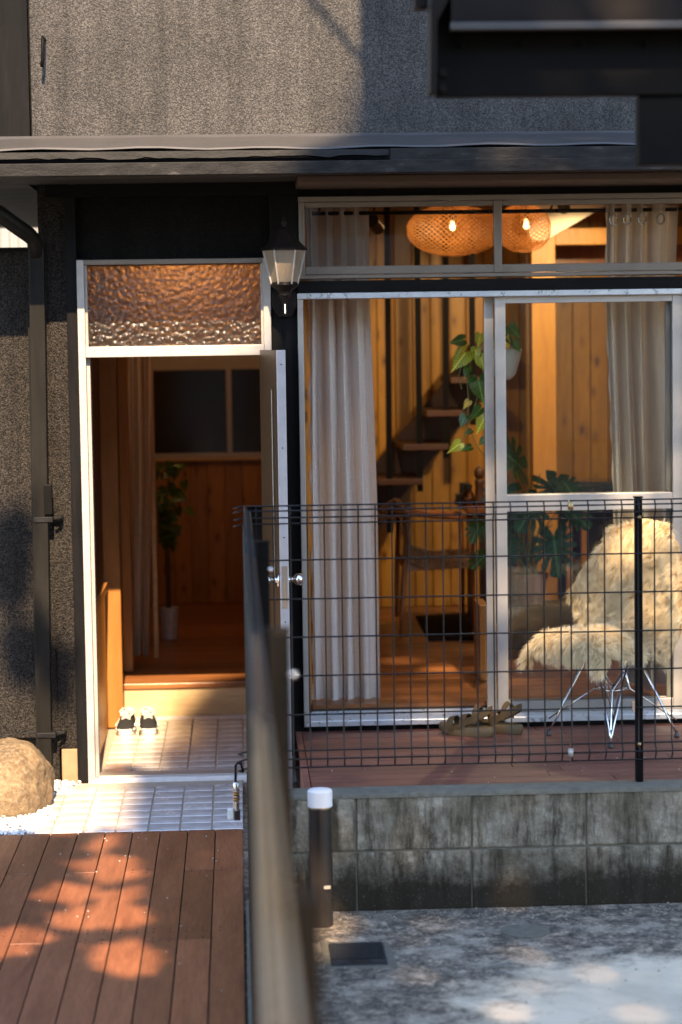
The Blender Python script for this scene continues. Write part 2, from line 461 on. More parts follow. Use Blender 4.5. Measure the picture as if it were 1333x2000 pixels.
M['pothos'] = leaf('variegated_pothos_leaf', (.12,.22,.012), (.46,.50,.05))
M['pothos_y'] = leaf('yellowed_pothos_leaf', (.45,.30,.03), (.55,.42,.06))
M['pothos_d'] = leaf('deep_green_leaf', (.025,.07,.010), (.06,.13,.018))
M['monstera'] = leaf('monstera_leaf', (.018,.060,.012), (.045,.115,.020), .45)
M['foliage'] = leaf('tree_foliage', (.04,.08,.02), (.07,.12,.03), .5)
M['stem'] = plain('plant_stem', (.16,.20,.05), .5)
M['bark'] = plain('grey_bark', (.12,.09,.065), .9, 0, .2, .4, .9, 14, .01)
M['terracotta'] = plain('brown_terracotta', (.20,.060,.036), .5, 0, .4, .15, .2, 12)
M['white_pot'] = plain('white_glazed_pot', (.62,.60,.57), .35)
M['soil'] = plain('dark_soil', (.03,.02,.013), .95)
M['canvas'] = fabric('black_canvas', (.022,.022,.024), 0)
M['rubber'] = plain('white_rubber_sole', (.74,.72,.68), .5, 0, .4, .06, .1, 30)
M['lace'] = plain('white_cotton_lace', (.70,.67,.62), .8, 0, .2, .1, .3, 200)
M['insole'] = plain('pale_insole', (.34,.30,.25), .8)
M['sandal'] = plain('olive_brown_rubber', (.105,.068,.032), .62, 0, .4, .2, .25, 40)
M['strap'] = plain('olive_webbing', (.085,.055,.026), .8, 0, .2, .25, .5, 260)
M['rug'] = plain('black_rug', (.018,.014,.012), .95, 0, .1, .3, .6, 90)
M['hide'] = plain('cream_sheepskin_leather', (.62,.46,.24), .9)
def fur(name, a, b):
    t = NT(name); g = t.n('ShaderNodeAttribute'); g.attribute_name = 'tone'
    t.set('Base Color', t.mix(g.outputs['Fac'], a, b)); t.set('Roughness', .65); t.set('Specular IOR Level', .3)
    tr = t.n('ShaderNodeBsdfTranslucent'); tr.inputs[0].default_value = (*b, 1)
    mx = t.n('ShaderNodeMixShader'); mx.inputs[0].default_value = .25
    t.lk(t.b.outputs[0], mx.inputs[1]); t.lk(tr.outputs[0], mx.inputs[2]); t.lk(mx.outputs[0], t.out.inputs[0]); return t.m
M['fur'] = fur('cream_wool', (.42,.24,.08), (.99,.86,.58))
M['fur_dark'] = fur('tan_wool', (.22,.12,.05), (.46,.30,.15))
M['shell'] = plain('grey_green_shell', (.10,.11,.085), .4)
M['black_plastic'] = plain('black_plastic', (.012,.011,.011), .3)
M['jar'] = glass_mat('jar_glass', (.75,.6,.5))
M['screen'] = plain('drain_grey_plastic', (.022,.023,.026), .45)
M['cap'] = plain('white_bollard_cap', (.66,.65,.67), .42, 0, .5, .06, .1)
M['corr'] = plain('corrugated_wall', (.30,.31,.32), .6)
M['nb'] = plain('neighbour_plaster', (.13,.12,.11), .8, 0, .3, .1, .2, 6)
M['rooft'] = plain('dark_roof', (.05,.05,.055), .6)
# ============================================================ THE SETTING
def struct(name, mb, m, **k):
    o = mb.build(name, m, None, **k); o['kind'] = 'structure'; return o

struct('ground', MB().box(-60, 60, -60, 60, -.5, -.002), M['ground'])

# ---- left wooden deck: boards run towards the door
DZ = .022
deck = struct('wooden_deck', MB().box(-2.2, -.006, 4.6, atz(250,1625,DZ).y - .01, 0, .004), M['soil'])
y_end = atz(250, 1624, DZ).y
y_j1 = atz(440, 1697, DZ).y; y_j2 = atz(300, 1836, DZ).y
pitch = .1117
x_right = atz(475, 1622, DZ).x
scr = MB()
k = 0; x1 = x_right
joints = [[y_j1], [y_j1, y_j2], [y_j2], [y_j1], [y_j2], [y_j1, 5.9], [y_j2], [y_j1], [6.9], [y_j1], [y_j2], [7.5]]
while x1 > -1.95:
    x0 = x1 - pitch
    cuts = [4.6] + sorted(joints[k % len(joints)]) + [y_end]
    for a, b in zip(cuts[:-1], cuts[1:]):
        m = MB().box(x0 + .0018, x1 - .0018, a + .0012, b - .0012, .004, DZ + random.uniform(-.0006, .0006))
        m.build('deck_board', M['deck'], deck, bevel=.0025)
    for yy in sorted(joints[k % len(joints)]) + [y_end, 7.35]:
        for dy in (-.022, .022):
            if yy == y_end and dy > 0: continue
            for dx in (.028, pitch - .028):
                scr.lathe(x0 + dx, yy + dy, [(.0028, DZ), (.0028, DZ + .0008), (.001, DZ + .0005)], 8)
    x1 = x0; k += 1
scr.build('screw', M['dark_metal'], deck, kind='stuff')

# ---- entrance floor: outer and inner tiling
y_sill = 9.965
tl = struct('entrance_floor', MB().box(-1.02, .0, y_end + .002, 9.93, -.002, .016), M['grout'])
tp = .131; g = .007
tile_me = MB().box(-(tp-g)/2, (tp-g)/2, -(tp-g)/2, (tp-g)/2, -.006, .006).mesh('tile', M['tile'])
bm_ = bmesh.new(); bm_.from_mesh(tile_me); bmesh.ops.bevel(bm_, geom=[e for e in bm_.edges], offset=.002, segments=1, affect='EDGES'); bm_.to_mesh(tile_me); bm_.free()
xs0 = atz(290, 1618, .02).x - tp * 5 + tp / 2
for j in range(7):
    for i in range(9):
        cx = xs0 + (i) * tp; cy = y_end + .004 + tp * (j + .5)
        if cx + tp/2 > .02 or cx - tp/2 < -1.03: continue
        if cx < -.86 and random.random() < .0: continue
        piece('tile', tile_me, tl, (cx, cy, .0165 + random.uniform(-.0004, .0004)), rot=(random.gauss(0,.0018), random.gauss(0,.0018), random.gauss(0,.003)))
inner = struct('porch_floor', MB().box(-.69, .27, 10.07, 11.64, -.002, .020), M['grout'])
xi0 = atz(255, 1513, .026).x - tp * 3 + tp / 2
for j in range(11):
    for i in range(9):
        cx = xi0 + i * tp; cy = 10.085 + tp * (j + .5)
        if cx + tp/2 > .27 or cx - tp/2 < -.70: continue
        piece('tile', tile_me, inner, (cx, cy, .0215 + random.uniform(-.0004, .0004)), rot=(random.gauss(0,.0018), random.gauss(0,.0018), random.gauss(0,.003)))
MB().box(-.69, .27, 11.53, 11.637, .0205, .0265).build('border_strip', M['curb'], inner)

# ---- hall floor and its step
HZ = .205
hf = struct('hall_floor', MB().box(-.69, .27, 11.66, 15.2, 0, HZ - .02), M['soil'])
yy = 11.64
MB().box(-.69, .27, 11.64, 11.668, .027, HZ - .028).build('step_riser', M['ply'], hf)
MB().box(-.69, .27, 11.625, 11.76, HZ - .027, HZ).build('floor_board', M['floor'], hf, bevel=.003)
yy = 11.762
while yy < 15.15:
    wd = .105
    MB().box(-.69, .27, yy, yy + wd - .002, HZ - .019, HZ - random.uniform(0, .0008)).build('floor_board', M['floor'], hf)
    yy += wd
# ---- room floor
RZ = .325
rf = struct('room_floor', MB().box(.33, 2.9, 10.10, 13.8, 0, RZ - .02), M['soil'])
yy = 10.10
while yy < 13.78:
    wd = .112; cut = random.uniform(.9, 2.3)
    for a, b in ((.33, cut), (cut, 2.9)):
        MB().box(a + .0008, b - .0008, yy, yy + wd - .0025, RZ - .019, RZ - random.uniform(0, .001)).build('floor_board', M['floor'], rf)
    yy += wd
# ---- walls of the rooms with their boards
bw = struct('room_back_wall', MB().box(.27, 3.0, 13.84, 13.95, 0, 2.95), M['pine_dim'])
x = .33
for k in range(24):
    piece_w = .112
    MB().box(x + .002, x + piece_w - .002, 13.80, 13.838, RZ + .001, 2.83).build('pine_board', M['pine'], bw, bevel=.004)
    x += piece_w
    if x > 2.85: break
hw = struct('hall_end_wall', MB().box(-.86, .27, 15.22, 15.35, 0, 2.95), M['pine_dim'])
z_rail = Z_(400, 893, 15.2)
x = -.68
while x < .25:
    MB().box(x + .0015, x + .117, 15.19, 15.218, HZ + .002, z_rail).build('pine_board', M['pine_dim'], hw, bevel=.003)
    x += .119
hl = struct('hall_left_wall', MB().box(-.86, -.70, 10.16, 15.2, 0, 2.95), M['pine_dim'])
x = 10.17
MB().box(-.699, -.685, 10.17, 11.2, .03, .75).build('wainscot_panel', M['column'], hl)
MB().box(-.699, -.688, 10.17, 11.2, .79, 2.5).build('wall_panel', M['stair'], hl)
MB().box(-.699, -.672, 10.17, 11.62, .75, .79).build('wall_rail', M['casing'], hl)
MB().box(-.699, -.610, 11.30, 11.37, .03, 2.6).build('door_casing', M['casing'], hl, bevel=.003)
MB().box(-.699, -.640, 11.42, 12.05, HZ, 2.6).build('sliding_door_leaf', M['stair'], hl, bevel=.003)
MB().box(-.639, -.630, 11.50, 11.53, 1.55, 1.72).build('pull_handle', M['alu'], hl)
MB().box(-.699, -.590, 12.05, 12.16, HZ, 2.6).build('door_casing', M['casing'], hl, bevel=.003)
pw = struct('partition_wall', MB().box(.27, .33, 10.16, 15.2, 0, 2.95), M['pine_dim'])
struct('room_right_wall', MB().box(2.9, 3.0, 10.16, 13.84, 0, 2.95), M['pine_dim'])
struct('ceiling', MB().box(-.86, 3.0, 10.16, 15.35, 2.88, 3.0), M['ceiling'])

# ============================================================ THE HOUSE
house = thing('house', 'dark stuccoed two storey house front with open door and tall aluminium windows', 'house', (.5, 10, 0))
H = lambda mb, name, m, **k: mb.build(name, M[m] if isinstance(m, str) else m, house, **k)
zx = Z_
z_up = Z_(300, 268, 9.96)
H(MB().box(X_(61,150,10), 3.6, 10.0, 10.15, z_up - .06, 6.3), 'upper_wall', 'stucco_top')
H(MB().box(-2.4, X_(58,150,10) - .004, 9.99, 10.15, z_up - .06, 6.3), 'corner_panel', 'black_wood')
H(MB().box(X_(58,150,10) - .002, X_(61,150,10) - .002, 10.03, 10.13, z_up - .06, 6.3), 'corner_gap', 'dark_metal')
# eave: flashing, torn lower strip, fascia
fl = MB()
zf1 = Z_(300, 268, 9.96); zf0 = Z_(300, 288, 9.46)
N = 60
P = []
for i in range(N + 1):
    x = -2.4 + (6.0) * i / N
    wob = .004 * math.sin(i * 1.3) + .003 * math.sin(i * .37 + 1)
    P.append([(x, 9.985, zf1 + .012), (x, 9.97, zf1 + wob*.3), (x, 9.46, zf0 + wob), (x, 9.455, zf0 - .008 + wob), (x, 9.475, zf0 - .010 + wob), (x, 9.97, zf1 - .03)])
fl.grid(P); H(fl, 'flashing', 'flashing')
xt = X_(760, 300, 9.36)
st = MB(); P = []
random.seed(3)
for i in range(N + 1):
    x = -2.4 + (xt + 2.4) * i / N
    e = random.uniform(-.006, .006) if i > 30 else random.uniform(-.002, .002)
    zt = Z_(300, 294, 9.36); zb = Z_(300, 309, 9.36) + e
    P.append([(x, 9.42, zt), (x, 9.36, zt - .003), (x, 9.355, zb), (x, 9.42, zb)])
st.grid(P); H(st, 'torn_eave_strip', 'fascia')
zfa, zfb = Z_(300, 317, 9.3), Z_(300, 342, 9.3)
H(MB().box(-2.4, 3.6, 9.30, 9.34, zfb, zfa), 'fascia', 'fascia', bevel=.003)
H(MB().box(xt + .004, 3.6, 9.33, 9.37, zfa - .005, Z_(900, 288, 9.33)), 'upper_fascia', 'fascia', bevel=.003)
H(MB().box(-2.4, 3.6, 9.45, 10.16, zfb + .03, zf0 - .018), 'eave_core', 'black_wood_h')
sfw = zfb + .0295
# soffit boards (deep on the left where the side eave returns)
sf = zfb + .012
yy = 9.345
while yy < 13.4:
    x1 = 3.6 if yy < 9.90 else -.905
    wd = .30
    ye = min(yy + wd, 9.985) if yy < 9.9 else yy + wd
    H(MB().box(-2.4, x1, yy, ye - .008, sf, sf + .017), 'soffit_board', 'soffit')
    yy = ye if yy < 9.9 else yy + wd
H(MB().box(-2.4, -.88, 9.99, 13.6, sf + .02, sf + .12), 'side_eave', 'black_wood_h')
H(MB().box(-2.44, -2.4, 9.3, 13.6, zfb, zfa), 'fascia', 'fascia')
# walls below the eave
xl0 = X_(93, 500, 9.99); xl1 = X_(146, 1000, 9.99)
H(MB().box(xl0, xl1, 9.99, 10.15, .17, sfw), 'lower_wall', 'stucco_low')
ob = MB().box(X_(122,1520,9.985), X_(160,1520,9.985)-.012, 9.985, 10.1, -.002, .165); H(ob, 'footing_brick', 'brick', bevel=.004)
H(MB().box(X_(140,1000,9.95), X_(161,1000,9.95), 9.945, 10.14, 0, sf - .001), 'corner_post', 'black_wood', bevel=.003)
xd0, xd1 = X_(161,1000,9.95) + .001, X_(531,700,9.95)
zdt = Z_(340, 506, 9.95)
H(MB().box(xd0, X_(585,450,9.99), 9.992, 10.15, zdt + .003, sfw), 'lintel_wall', stucco('black_stucco', (.003,.0027,.0025), (.012,.010,.009), .5, .06, 150, .006))
H(MB().box(xl0, X_(585,450,9.99), 9.93, 9.99, Z_(340,383,9.93), sf - .002), 'lintel_beam', 'black_wood_h')
H(MB().box(xl0 - .04, xl0 - .001, 10.0, 15.35, .0, sf + .1), 'side_wall', 'stucco_low')
xw0 = X_(584, 450, 9.93)
H(MB().box(xd1 + .002, xw0 - .001, 9.95, 10.158, 0, sf - .003), 'main_post', 'black_wood', bevel=.003)
H(MB().box(xw0, X_(590,1000,9.93), 9.951, 10.15, .12, Z_(800,575,9.93)), 'main_post', 'black_wood')
H(MB().box(xd1 + .002, X_(597,1530,9.93), 9.93, 10.0, 0, .115), 'post_foot', plain('blue_grey_footing', (.30,.33,.40), .8))
# window surround
H(MB().box(X_(583,340,9.5), 3.6, 9.56, 9.985, Z_(900,354,9.56), zfb + .01), 'window_hood', plain('brown_hood_board', (.075,.048,.034), .5, 0, .4, .2, .2, 8), bevel=.003)
H(MB().box(xw0, 3.6, 9.986, 10.15, Z_(900,383,9.95), sfw), 'window_lintel', 'black_wood_h')
H(MB().box(X_(590,1000,9.93), 3.6, 9.925, 10.15, Z_(900,568,9.925), Z_(900,545,9.925)), 'middle_beam', 'black_wood_h', bevel=.003)
zsill = Z_(900, 1391, 9.96)
H(MB().box(X_(597,1530,9.93), 3.6, 9.965, 10.10, 0, Z_(900,1413,9.96)), 'sill_beam', 'black_wood_h', bevel=.003)
# right hand walls beyond the picture
H(MB().box(3.0, 3.6, 9.97, 10.15, 0, sf), 'right_wall', 'stucco_low')
H(MB().box(X_(575,1000,10.0), X_(592,1000,10.0), 10.0, 10.1, 2.0, 2.4), 'packing_board', 'black_wood')

# ---- door frame with obscured transom pane
df = MB()
za = zdt
zb1, zb0 = Z_(340, 675, 9.93), Z_(340, 696, 9.93)
xa, xb = X_(161,1000,9.93), X_(175,1000,9.93)
fr = H(MB().box(xa, xb, 9.925, 10.07, .028, za), 'door_frame', 'alu_white', bevel=.002)
xr0, xr1 = X_(517,700,9.93), X_(531,700,9.93)
MB().box(xr0, xr1, 9.925, 10.07, .028, za).build('frame_jamb', M['alu_white'], fr, bevel=.002)
MB().box(xb + .001, xr0 - .001, 9.93, 10.065, za - .022, za).build('frame_head', M['alu_eave_shade'], fr, bevel=.002)
MB().box(xb + .001, xr0 - .001, 9.915, 10.068, zb0, zb1).build('transom_bar', M['alu_white'], fr, bevel=.003)
MB().box(xb + .001, xb + .016, 9.96, 10.03, .03, zb0 - .001).build('door_stop', M['alu_white'], fr)
MB().box(xb + .001, xb + .012, 9.945, 9.99, zb1 + .001, za - .023).build('glazing_bead', M['alu'], fr)
MB().box(xr0 - .012, xr0 - .001, 9.945, 9.99, zb1 + .001, za - .023).build('glazing_bead', M['alu'], fr)
gp = MB(); nx, nz = 2, 2
gp.box(xb + .004, xr0 - .004, 9.995, 10.001, zb1 + .002, za - .024).build('transom_pane', M['pebble'], fr)
MB().box(xb + .001, xr0 - .001, 9.96, 10.06, .028, .042).build('door_sill', M['alu'], fr, bevel=.003)
MB().box(xa + .001, xr1 + .0, 9.925, 9.958, -.001, .036).build('threshold_curb', M['curb'], fr, bevel=.004)

# ---- the open door leaf, hinged on the right jamb and swung outwards
hx, hy = X_(507, 700, 9.95), 9.94
lx, ly = X_(541, 700, 9.2), 9.20
dz0, dz1 = .05, Z_(541, 684, 9.2)
dv = Vector((lx - hx, ly - hy, 0)).normalized(); nv = Vector((-dv.y, dv.x, 0))   # nv points to +x side
if nv.x < 0: nv = -nv
def dpt(s, t, z): p = Vector((hx, hy, 0)) + dv * s + nv * t; return (p.x, p.y, z)
L = (Vector((lx, ly)) - Vector((hx, hy))).length
def dbox(mb, s0, s1, t0, t1, z0, z1):
    vs = [dpt(s0,t0,z0), dpt(s1,t0,z0), dpt(s1,t1,z0), dpt(s0,t1,z0), dpt(s0,t0,z1), dpt(s1,t0,z1), dpt(s1,t1,z1), dpt(s0,t1,z1)]
    return mb.add(vs, [(0,3,2,1),(4,5,6,7),(0,1,5,4),(1,2,6,5),(2,3,7,6),(3,0,4,7)])
door_wood = wood('tan_door_veneer', (.065,.036,.016), (.11,.062,.03), 'Z', 0, .4, .05, .6, .1)
door = H(dbox(MB(), 0, L - .014, 0, .034, dz0, dz1), 'front_door', door_wood, bevel=.002)
dbox(MB(), L - .013, L, -.001, .036, dz0, dz1).build('door_edge', plain('lavender_grey_metal_edge', (.46,.44,.46), .35, .5), door, bevel=.0015)
dbox(MB(), L - .20, L - .15, -.005, -.001, .98, Z_(525,762,9.3)).build('slit_pane', plain('pale_slit_glass', (.72,.69,.62), .3), door)
for s0, s1 in ((L - .215, L - .2005), (L - .1495, L - .135)):
    dbox(MB(), s0, s1, -.008, 0, .965, Z_(525,762,9.3) + .015).build('slit_frame', door_wood, door)
zk = Z_(560, 1133, 9.24)
dbox(MB(), L + .0005, L + .003, .006, .029, Z_(555,1188,9.2), Z_(555,1106,9.2)).build('latch_plate', M['nickel'], door)
dbox(MB(), L + .003, L + .012, .012, .022, zk - .012, zk + .012).build('latch_bolt', M['nickel'], door)
for sgn, t0 in ((-1, 0), (1, .034)):
    kb = MB(); c = Vector(dpt(L - .055, t0, zk)); a = nv * sgn
    kb.tube([c, c + a*.006, c + a*.008, c + a*.028, c + a*.033, c + a*.045, c + a*.060, c + a*.066], [.030,.030,.012,.011,.020,.026,.025,.012], 20)
    kb.build('door_knob', M['chrome'], door, smooth=True)
for zz in (Z_(555, 712, 9.2), Z_(555, 875, 9.2), Z_(555,1050,9.2), Z_(555,1215,9.2)):
    kb = MB(); c = Vector(dpt(L, .018, zz)); kb.tube([c, c + dv*.002], .003, 8); kb.build('screw', M['dark_metal'], door)

# ---- transom windows over the sliding doors
def rail(mb, name, p, m='alu', b=.002): return mb.build(name, M[m], p, bevel=b)
X0 = xw0; X1 = 3.0
zt1, zt0 = Z_(900, 381, 9.94), Z_(900, 541, 9.94)
tw = H(MB().box(X0, X1, 9.935, 10.08, Z_(900,391,9.94), zt1), 'transom_window', 'alu_eave_shade', bevel=.002)
rail(MB().box(X0 + .001, X0 + .026, 9.94, 10.07, zt0, Z_(900,391.5,9.94)), 'stile', tw, 'alu_eave_shade')
rail(MB().box(X0 + .001, X1, 9.936, 10.075, Z_(900,541,9.94), Z_(900,534,9.94)), 'rail', tw, 'alu_eave_shade')
xm = X_(973, 460, 9.95)
rail(MB().box(X0 + .027, X1, 9.95, 9.985, Z_(900,402,9.95), Z_(900,392,9.95)), 'rail', tw, 'alu_eave_shade')
rail(MB().box(X0 + .027, X1, 9.95, 9.985, Z_(900,533,9.95), Z_(900,517,9.95)), 'rail', tw, 'alu_eave_shade')
rail(MB().box(xm - .017, xm + .017, 9.942, 9.998, Z_(900,533,9.95), Z_(900,392,9.95)), 'stile', tw, 'alu_eave_shade')
x_m2 = xm + .88
rail(MB().box(x_m2 - .017, x_m2 + .017, 9.942, 9.998, Z_(900,533,9.95), Z_(900,392,9.95)), 'stile', tw, 'alu_eave_shade')
for a, b in ((X0 + .027, xm - .018), (xm + .018, x_m2 - .018), (x_m2 + .018, X1)):
    MB().box(a, b, 9.966, 9.971, Z_(900,516.5,9.95), Z_(900,402.5,9.95)).build('pane', M['glass'], tw)

# ---- sliding glass doors
zh1, zh0 = Z_(900, 569, 9.93), Z_(900, 580, 9.93)
Xs = X_(588, 1000, 9.93)
sw = H(MB().box(Xs, X1, 9.915, 10.085, zh0, zh1), 'sliding_window', 'alu_sill', bevel=.002)
rail(MB().box(Xs, Xs + .024, 9.92, 10.08, zsill - .03, zh0 - .001), 'stile', sw)
# track: three stepped rails
zs0 = Z_(900, 1413, 9.93)
MB().box(Xs, X1, 9.925, 10.095, zs0, zsill - .022).build('track', M['alu_sill'], sw, bevel=.002)
for y0, y1 in ((9.935, 9.943), (9.972, 9.978), (10.022, 10.028), (10.08, 10.095)):
    MB().box(Xs + .025, X1, y0, y1, zsill - .0215, zsill - .004).build('track_rib', M['alu_sill'], sw)
xA0, xA1 = X_(948,1000,10.03), X_(966,1000,10.03)
xB0, xB1 = X_(970,1000,9.96), X_(990,1000,9.96)
xB2, xB3 = X_(1314,1000,9.96), X_(1336,1000,9.96)
def leafp(y0, y1, xs, zz, nm):
    x0, x1, x2, x3 = xs
    z0, z1 = zsill - .003, zh0 - .001
    zm1, zm0, zb1 = zz
    p = MB().box(x0, x1, y0, y1, z0, z1).build(nm, M['alu'], sw, bevel=.002)
    rail(MB().box(x2, x3, y0, y1, z0, z1), 'stile', sw)
    rail(MB().box(x1 + .0005, x2 - .0005, y0 + .003, y1 - .003, z1 - .030, z1), 'rail', sw)
    rail(MB().box(x1 + .0005, x2 - .0005, y0 + .003, y1 - .003, z0, zb1), 'rail', sw)
    rail(MB().box(x1 + .0005, x2 - .0005, y0 + .003, y1 - .003, zm0, zm1), 'rail', sw)
    ym = (y0 + y1) / 2
    MB().box(x1 + .0006, x2 - .0006, ym - .002, ym + .002, zm1 + .0005, z1 - .0305).build('pane', M['glass'], sw)
    MB().box(x1 + .0006, x2 - .0006, ym - .002, ym + .002, zb1 + .0005, zm0 - .0005).build('pane', M['glass'], sw)
zz = (Z_(1150,964,9.96), Z_(1150,996,9.96), Z_(1150,1366,9.96))
leafp(9.945, 9.975, (xB0, xB1, xB2, xB3), zz, 'stile')
leafp(10.0, 10.03, (xA0, xA1, xB2 - .02, xB3 - .02), zz, 'stile')
rail(MB().box(xB3 + .002, xB3 + .05, 9.92, 10.08, zsill - .02, zh0 - .001), 'stile', sw)
# lock keeper between the stiles
MB().box(xA1 + .001, xB0 + .012, 9.98, 9.996, Z_(968,985,9.98), Z_(968,965,9.98)).build('latch', M['chrome'], sw)

# ---- downspout on the left with clamps and meter box
def vp(px, py, Y): return at(px, py, Y)
yb = 9.93
ds = H(MB().bar(at(72, 485, yb), at(88, 1530, yb), .068, .055, (0,1,0)), 'downspout', 'pipe', bevel=.004)
MB().tube([at(-60, 385, 9.72), at(0, 418, 9.75), at(30, 440, 9.80), at(56, 458, 9.86), at(68, 470, 9.91), at(72, 500, 9.93)], .036, 12).build('pipe_elbow', M['pipe'], ds, smooth=True)
MB().bar(at(62, 640, 9.955), at(80, 1530, 9.955), .03, .03, (0,1,0)).build('side_pipe', M['pipe'], ds)
for py in (1014, 1434):
    c = at(86 if py < 1200 else 92, py, 9.93); mb = MB()
    mb.bar(c + Vector((-.085, .03, .006)), c + Vector((.085, .03, 0)), .02, .016)
    mb.box(c.x - .042, c.x + .042, c.y - .034, c.y + .03, c.z - .012, c.z + .012)
    mb.tube([c + Vector((.05,-.02,.004)), c + Vector((.075,0,.006)), c + Vector((.08,.05,.004))], .008, 8)
    mb.build('pipe_clamp', M['fascia'], ds, bevel=.003)
c0 = at(95, 975, 9.91)
MB().box(c0.x - .018, c0.x + .018, 9.885, 9.925, c0.z - .068, c0.z + .068).build('cable_box', M['dark_metal'], ds, bevel=.004)
# small hook on the upper wall
c0 = at(86, 84, 9.97)
H(MB().tube([c0 + Vector((0,.03,.02)), c0 + Vector((0,-.04,.02)), c0 + Vector((0,-.05,.0)), c0 + Vector((-.004,-.045,-.08)), c0 + Vector((-.008,-.04,-.11))], .008, 8), 'wall_hook', 'dark_metal', smooth=True)

# ============================================================ garden wall to the left, neighbours
gw_t = Z_(20, 484, 10.08)
gwall = thing('garden_wall', 'charcoal stuccoed side wall with a dark coping behind the downspout', 'wall', (-1.4, 10.1, 0))
MB().box(-2.6, xl0 - .042, 10.06, 10.2, .21, gw_t - .02).build('wall', M['stucco_low'], gwall)
MB().box(-2.6, xl0 - .042, 10.04, 10.22, gw_t - .02, gw_t).build('coping', M['dark_metal'], gwall)
MB().box(-2.6, xl0 - .042, 10.12, 10.2, -.002, .209).build('footing', M['soil'], gwall)
cw = thing('corrugated_fence', 'pale corrugated sheet fence glimpsed over the dark side wall', 'fence', (-2.5, 15, 0))
P = []
for i in range(721):
    x = -4.5 + 3.6 * i / 720
    o_ = .02 * math.sin(i * math.pi / 6)
    P.append([(x, 15 + o_, 0), (x, 15 + o_, 3.4)])
MB().grid(P).build('sheet', M['corr'], cw, recalc=False)
MB().box(-4.5, -.92, 15.04, 15.1, 0, 3.3).build('back_rail', M['soffit'], cw)

nb = thing('neighbour_house', 'plain two storey plastered house standing across the yard', 'house', (0, -10, 0))
nbw = MB().box(-9, 9, -14, -8, 0, 5.6).build('wall', M['nb'], nb)
MB().prism([(-9.5, 5.6), (9.5, 5.6), (0, 7.6)], -14.4, -7.5).build('roof', M['rooft'], nb)
for xx in (-6, -2.2, 1.6, 5.4):
    for zz_ in (.9, 3.4):
        wf = MB().box(xx, xx + 1.6, -8.0, -7.94, zz_, zz_ + 1.2).build('window', M['alu'], nb)
        MB().box(xx + .07, xx + .76, -7.94, -7.93, zz_ + .07, zz_ + 1.13).build('pane', M['glass_dark'], wf)
        MB().box(xx + .84, xx + 1.53, -7.94, -7.93, zz_ + .07, zz_ + 1.13).build('pane', M['glass_dark'], wf)

# ============================================================ right hand deck on its blocks
RD = .23
rd = struct('veranda_deck', MB().box(X_(592,1437,9.9), 3.4, 7.80, 9.95, 0, RD - .03), M['soil'])
yy = 9.945; xL = atz(591, 1437, RD).x
while yy > 7.8:
    wd = .105
    c_ = random.uniform(1.0, 2.6)
    for a, b in ((xL, c_), (c_, 3.4)):
        MB().box(a + .001, b - .001, yy - wd + .004, yy, RD - .028, RD - random.uniform(0, .0012)).build('deck_board', M['deck_h'], rd, bevel=.0025)
    yy -= wd
MB().box(xL - .03, xL - .002, 7.8, 9.92, .03, RD + .004).build('edge_board', M['deck_h'], rd, bevel=.002)

# ---- block retaining wall, two courses
WY0, WY1 = 7.62, 7.74
bwall = thing('block_wall', 'low mossy concrete block wall of two courses under the mesh fence', 'wall', (1.2, 7.68, 0))
x_j = [X_(x, 1660, WY0) for x in (697, 922, 1146)]
bp = (x_j[2] - x_j[0]) / 2
zt = Z_(900, 1545.5, WY0) ; zmid = Z_(900, 1659, WY0)
xs = [x_j[0] - bp * .62, x_j[0]] + [x_j[0] + bp * i for i in range(1, 6)]
for z0, z1 in ((-.002, zmid - .004), (zmid + .004, zt - .016)):
    for a, b in zip(xs[:-1], xs[1:]):
        MB().box(a + .003, b - .003, WY0 + random.uniform(0, .003), WY1, z0, z1).build('block', M['block'], bwall, bevel=.004)
MB().box(xs[0], xs[-1], WY0 + .008, WY1 - .006, 0, zt - .018).build('mortar', M['block_cap'], bwall)
cap = MB()
for i in range(60):
    pass
P = []
for i in range(120):
    x = xs[0] - .006 + (xs[-1] - xs[0]) * i / 119
    e = random.uniform(-.003, .003); e2 = random.uniform(-.0015, .0015)
    P.append([(x, WY0 - .004 + e, zt - .016), (x, WY0 - .002 + e, zt - .003 + e2), (x, WY0 + .008, zt + e2*.5), (x, WY1, zt), (x, WY1 + .004, zt - .016)])
cap.grid(P).build('mortar_cap', M['block_cap'], bwall)
# ============================================================ mesh fence
FY = 7.70
ft = lambda y: Z_(600, y, FY)
zw = [ft(987), ft(995.6), ft(1010), ft(1022), ft(1093), ft(1169), ft(1244.5), ft(1320), ft(1395.6), ft(1465), ft(1480), ft(1498)]
off = [0, .020, .020, 0, 0, 0, 0, 0, 0, 0, .022, 0]
xf0 = X_(500, 1200, FY)
def wire_pts(x): return [(x, FY - o, z) for o, z in zip(off, zw)]
fence = thing('mesh_fence', 'dark wire mesh fence standing on the block wall before the veranda', 'fence', (1.2, FY, 0))
vw = MB().tube([(0, -o, z) for o, z in zip(off, zw)], .0027, 6).mesh('wire', M['wire'], True)
wp = 33.3 / F * FY
xj = X_(1113, 1200, FY) 
xs_ = []
x = X_(603, 1200, FY)
x -= wp * int((x - xf0) / wp)
while x < xj - .012: xs_.append(x); x += wp
x = xj + .006
while x < 2.9: xs_.append(x); x += wp
for x in xs_: piece('wire', vw, fence, (x, FY, 0), rot=(random.gauss(0,.0015), 0, 0))
for o, z in zip(off, zw):
    for a, b in ((xf0 - .02, xj - .004), (xj + .002, 3.0)):
        dz = random.uniform(-.0012, .0012)
        MB().tube([(a, FY - o - .0045, z + dz), (b, FY - o - .0045, z + dz * .4)], .0031, 6).build('wire', M['wire'], fence, smooth=True)
xp = X_(1250, 1300, FY)
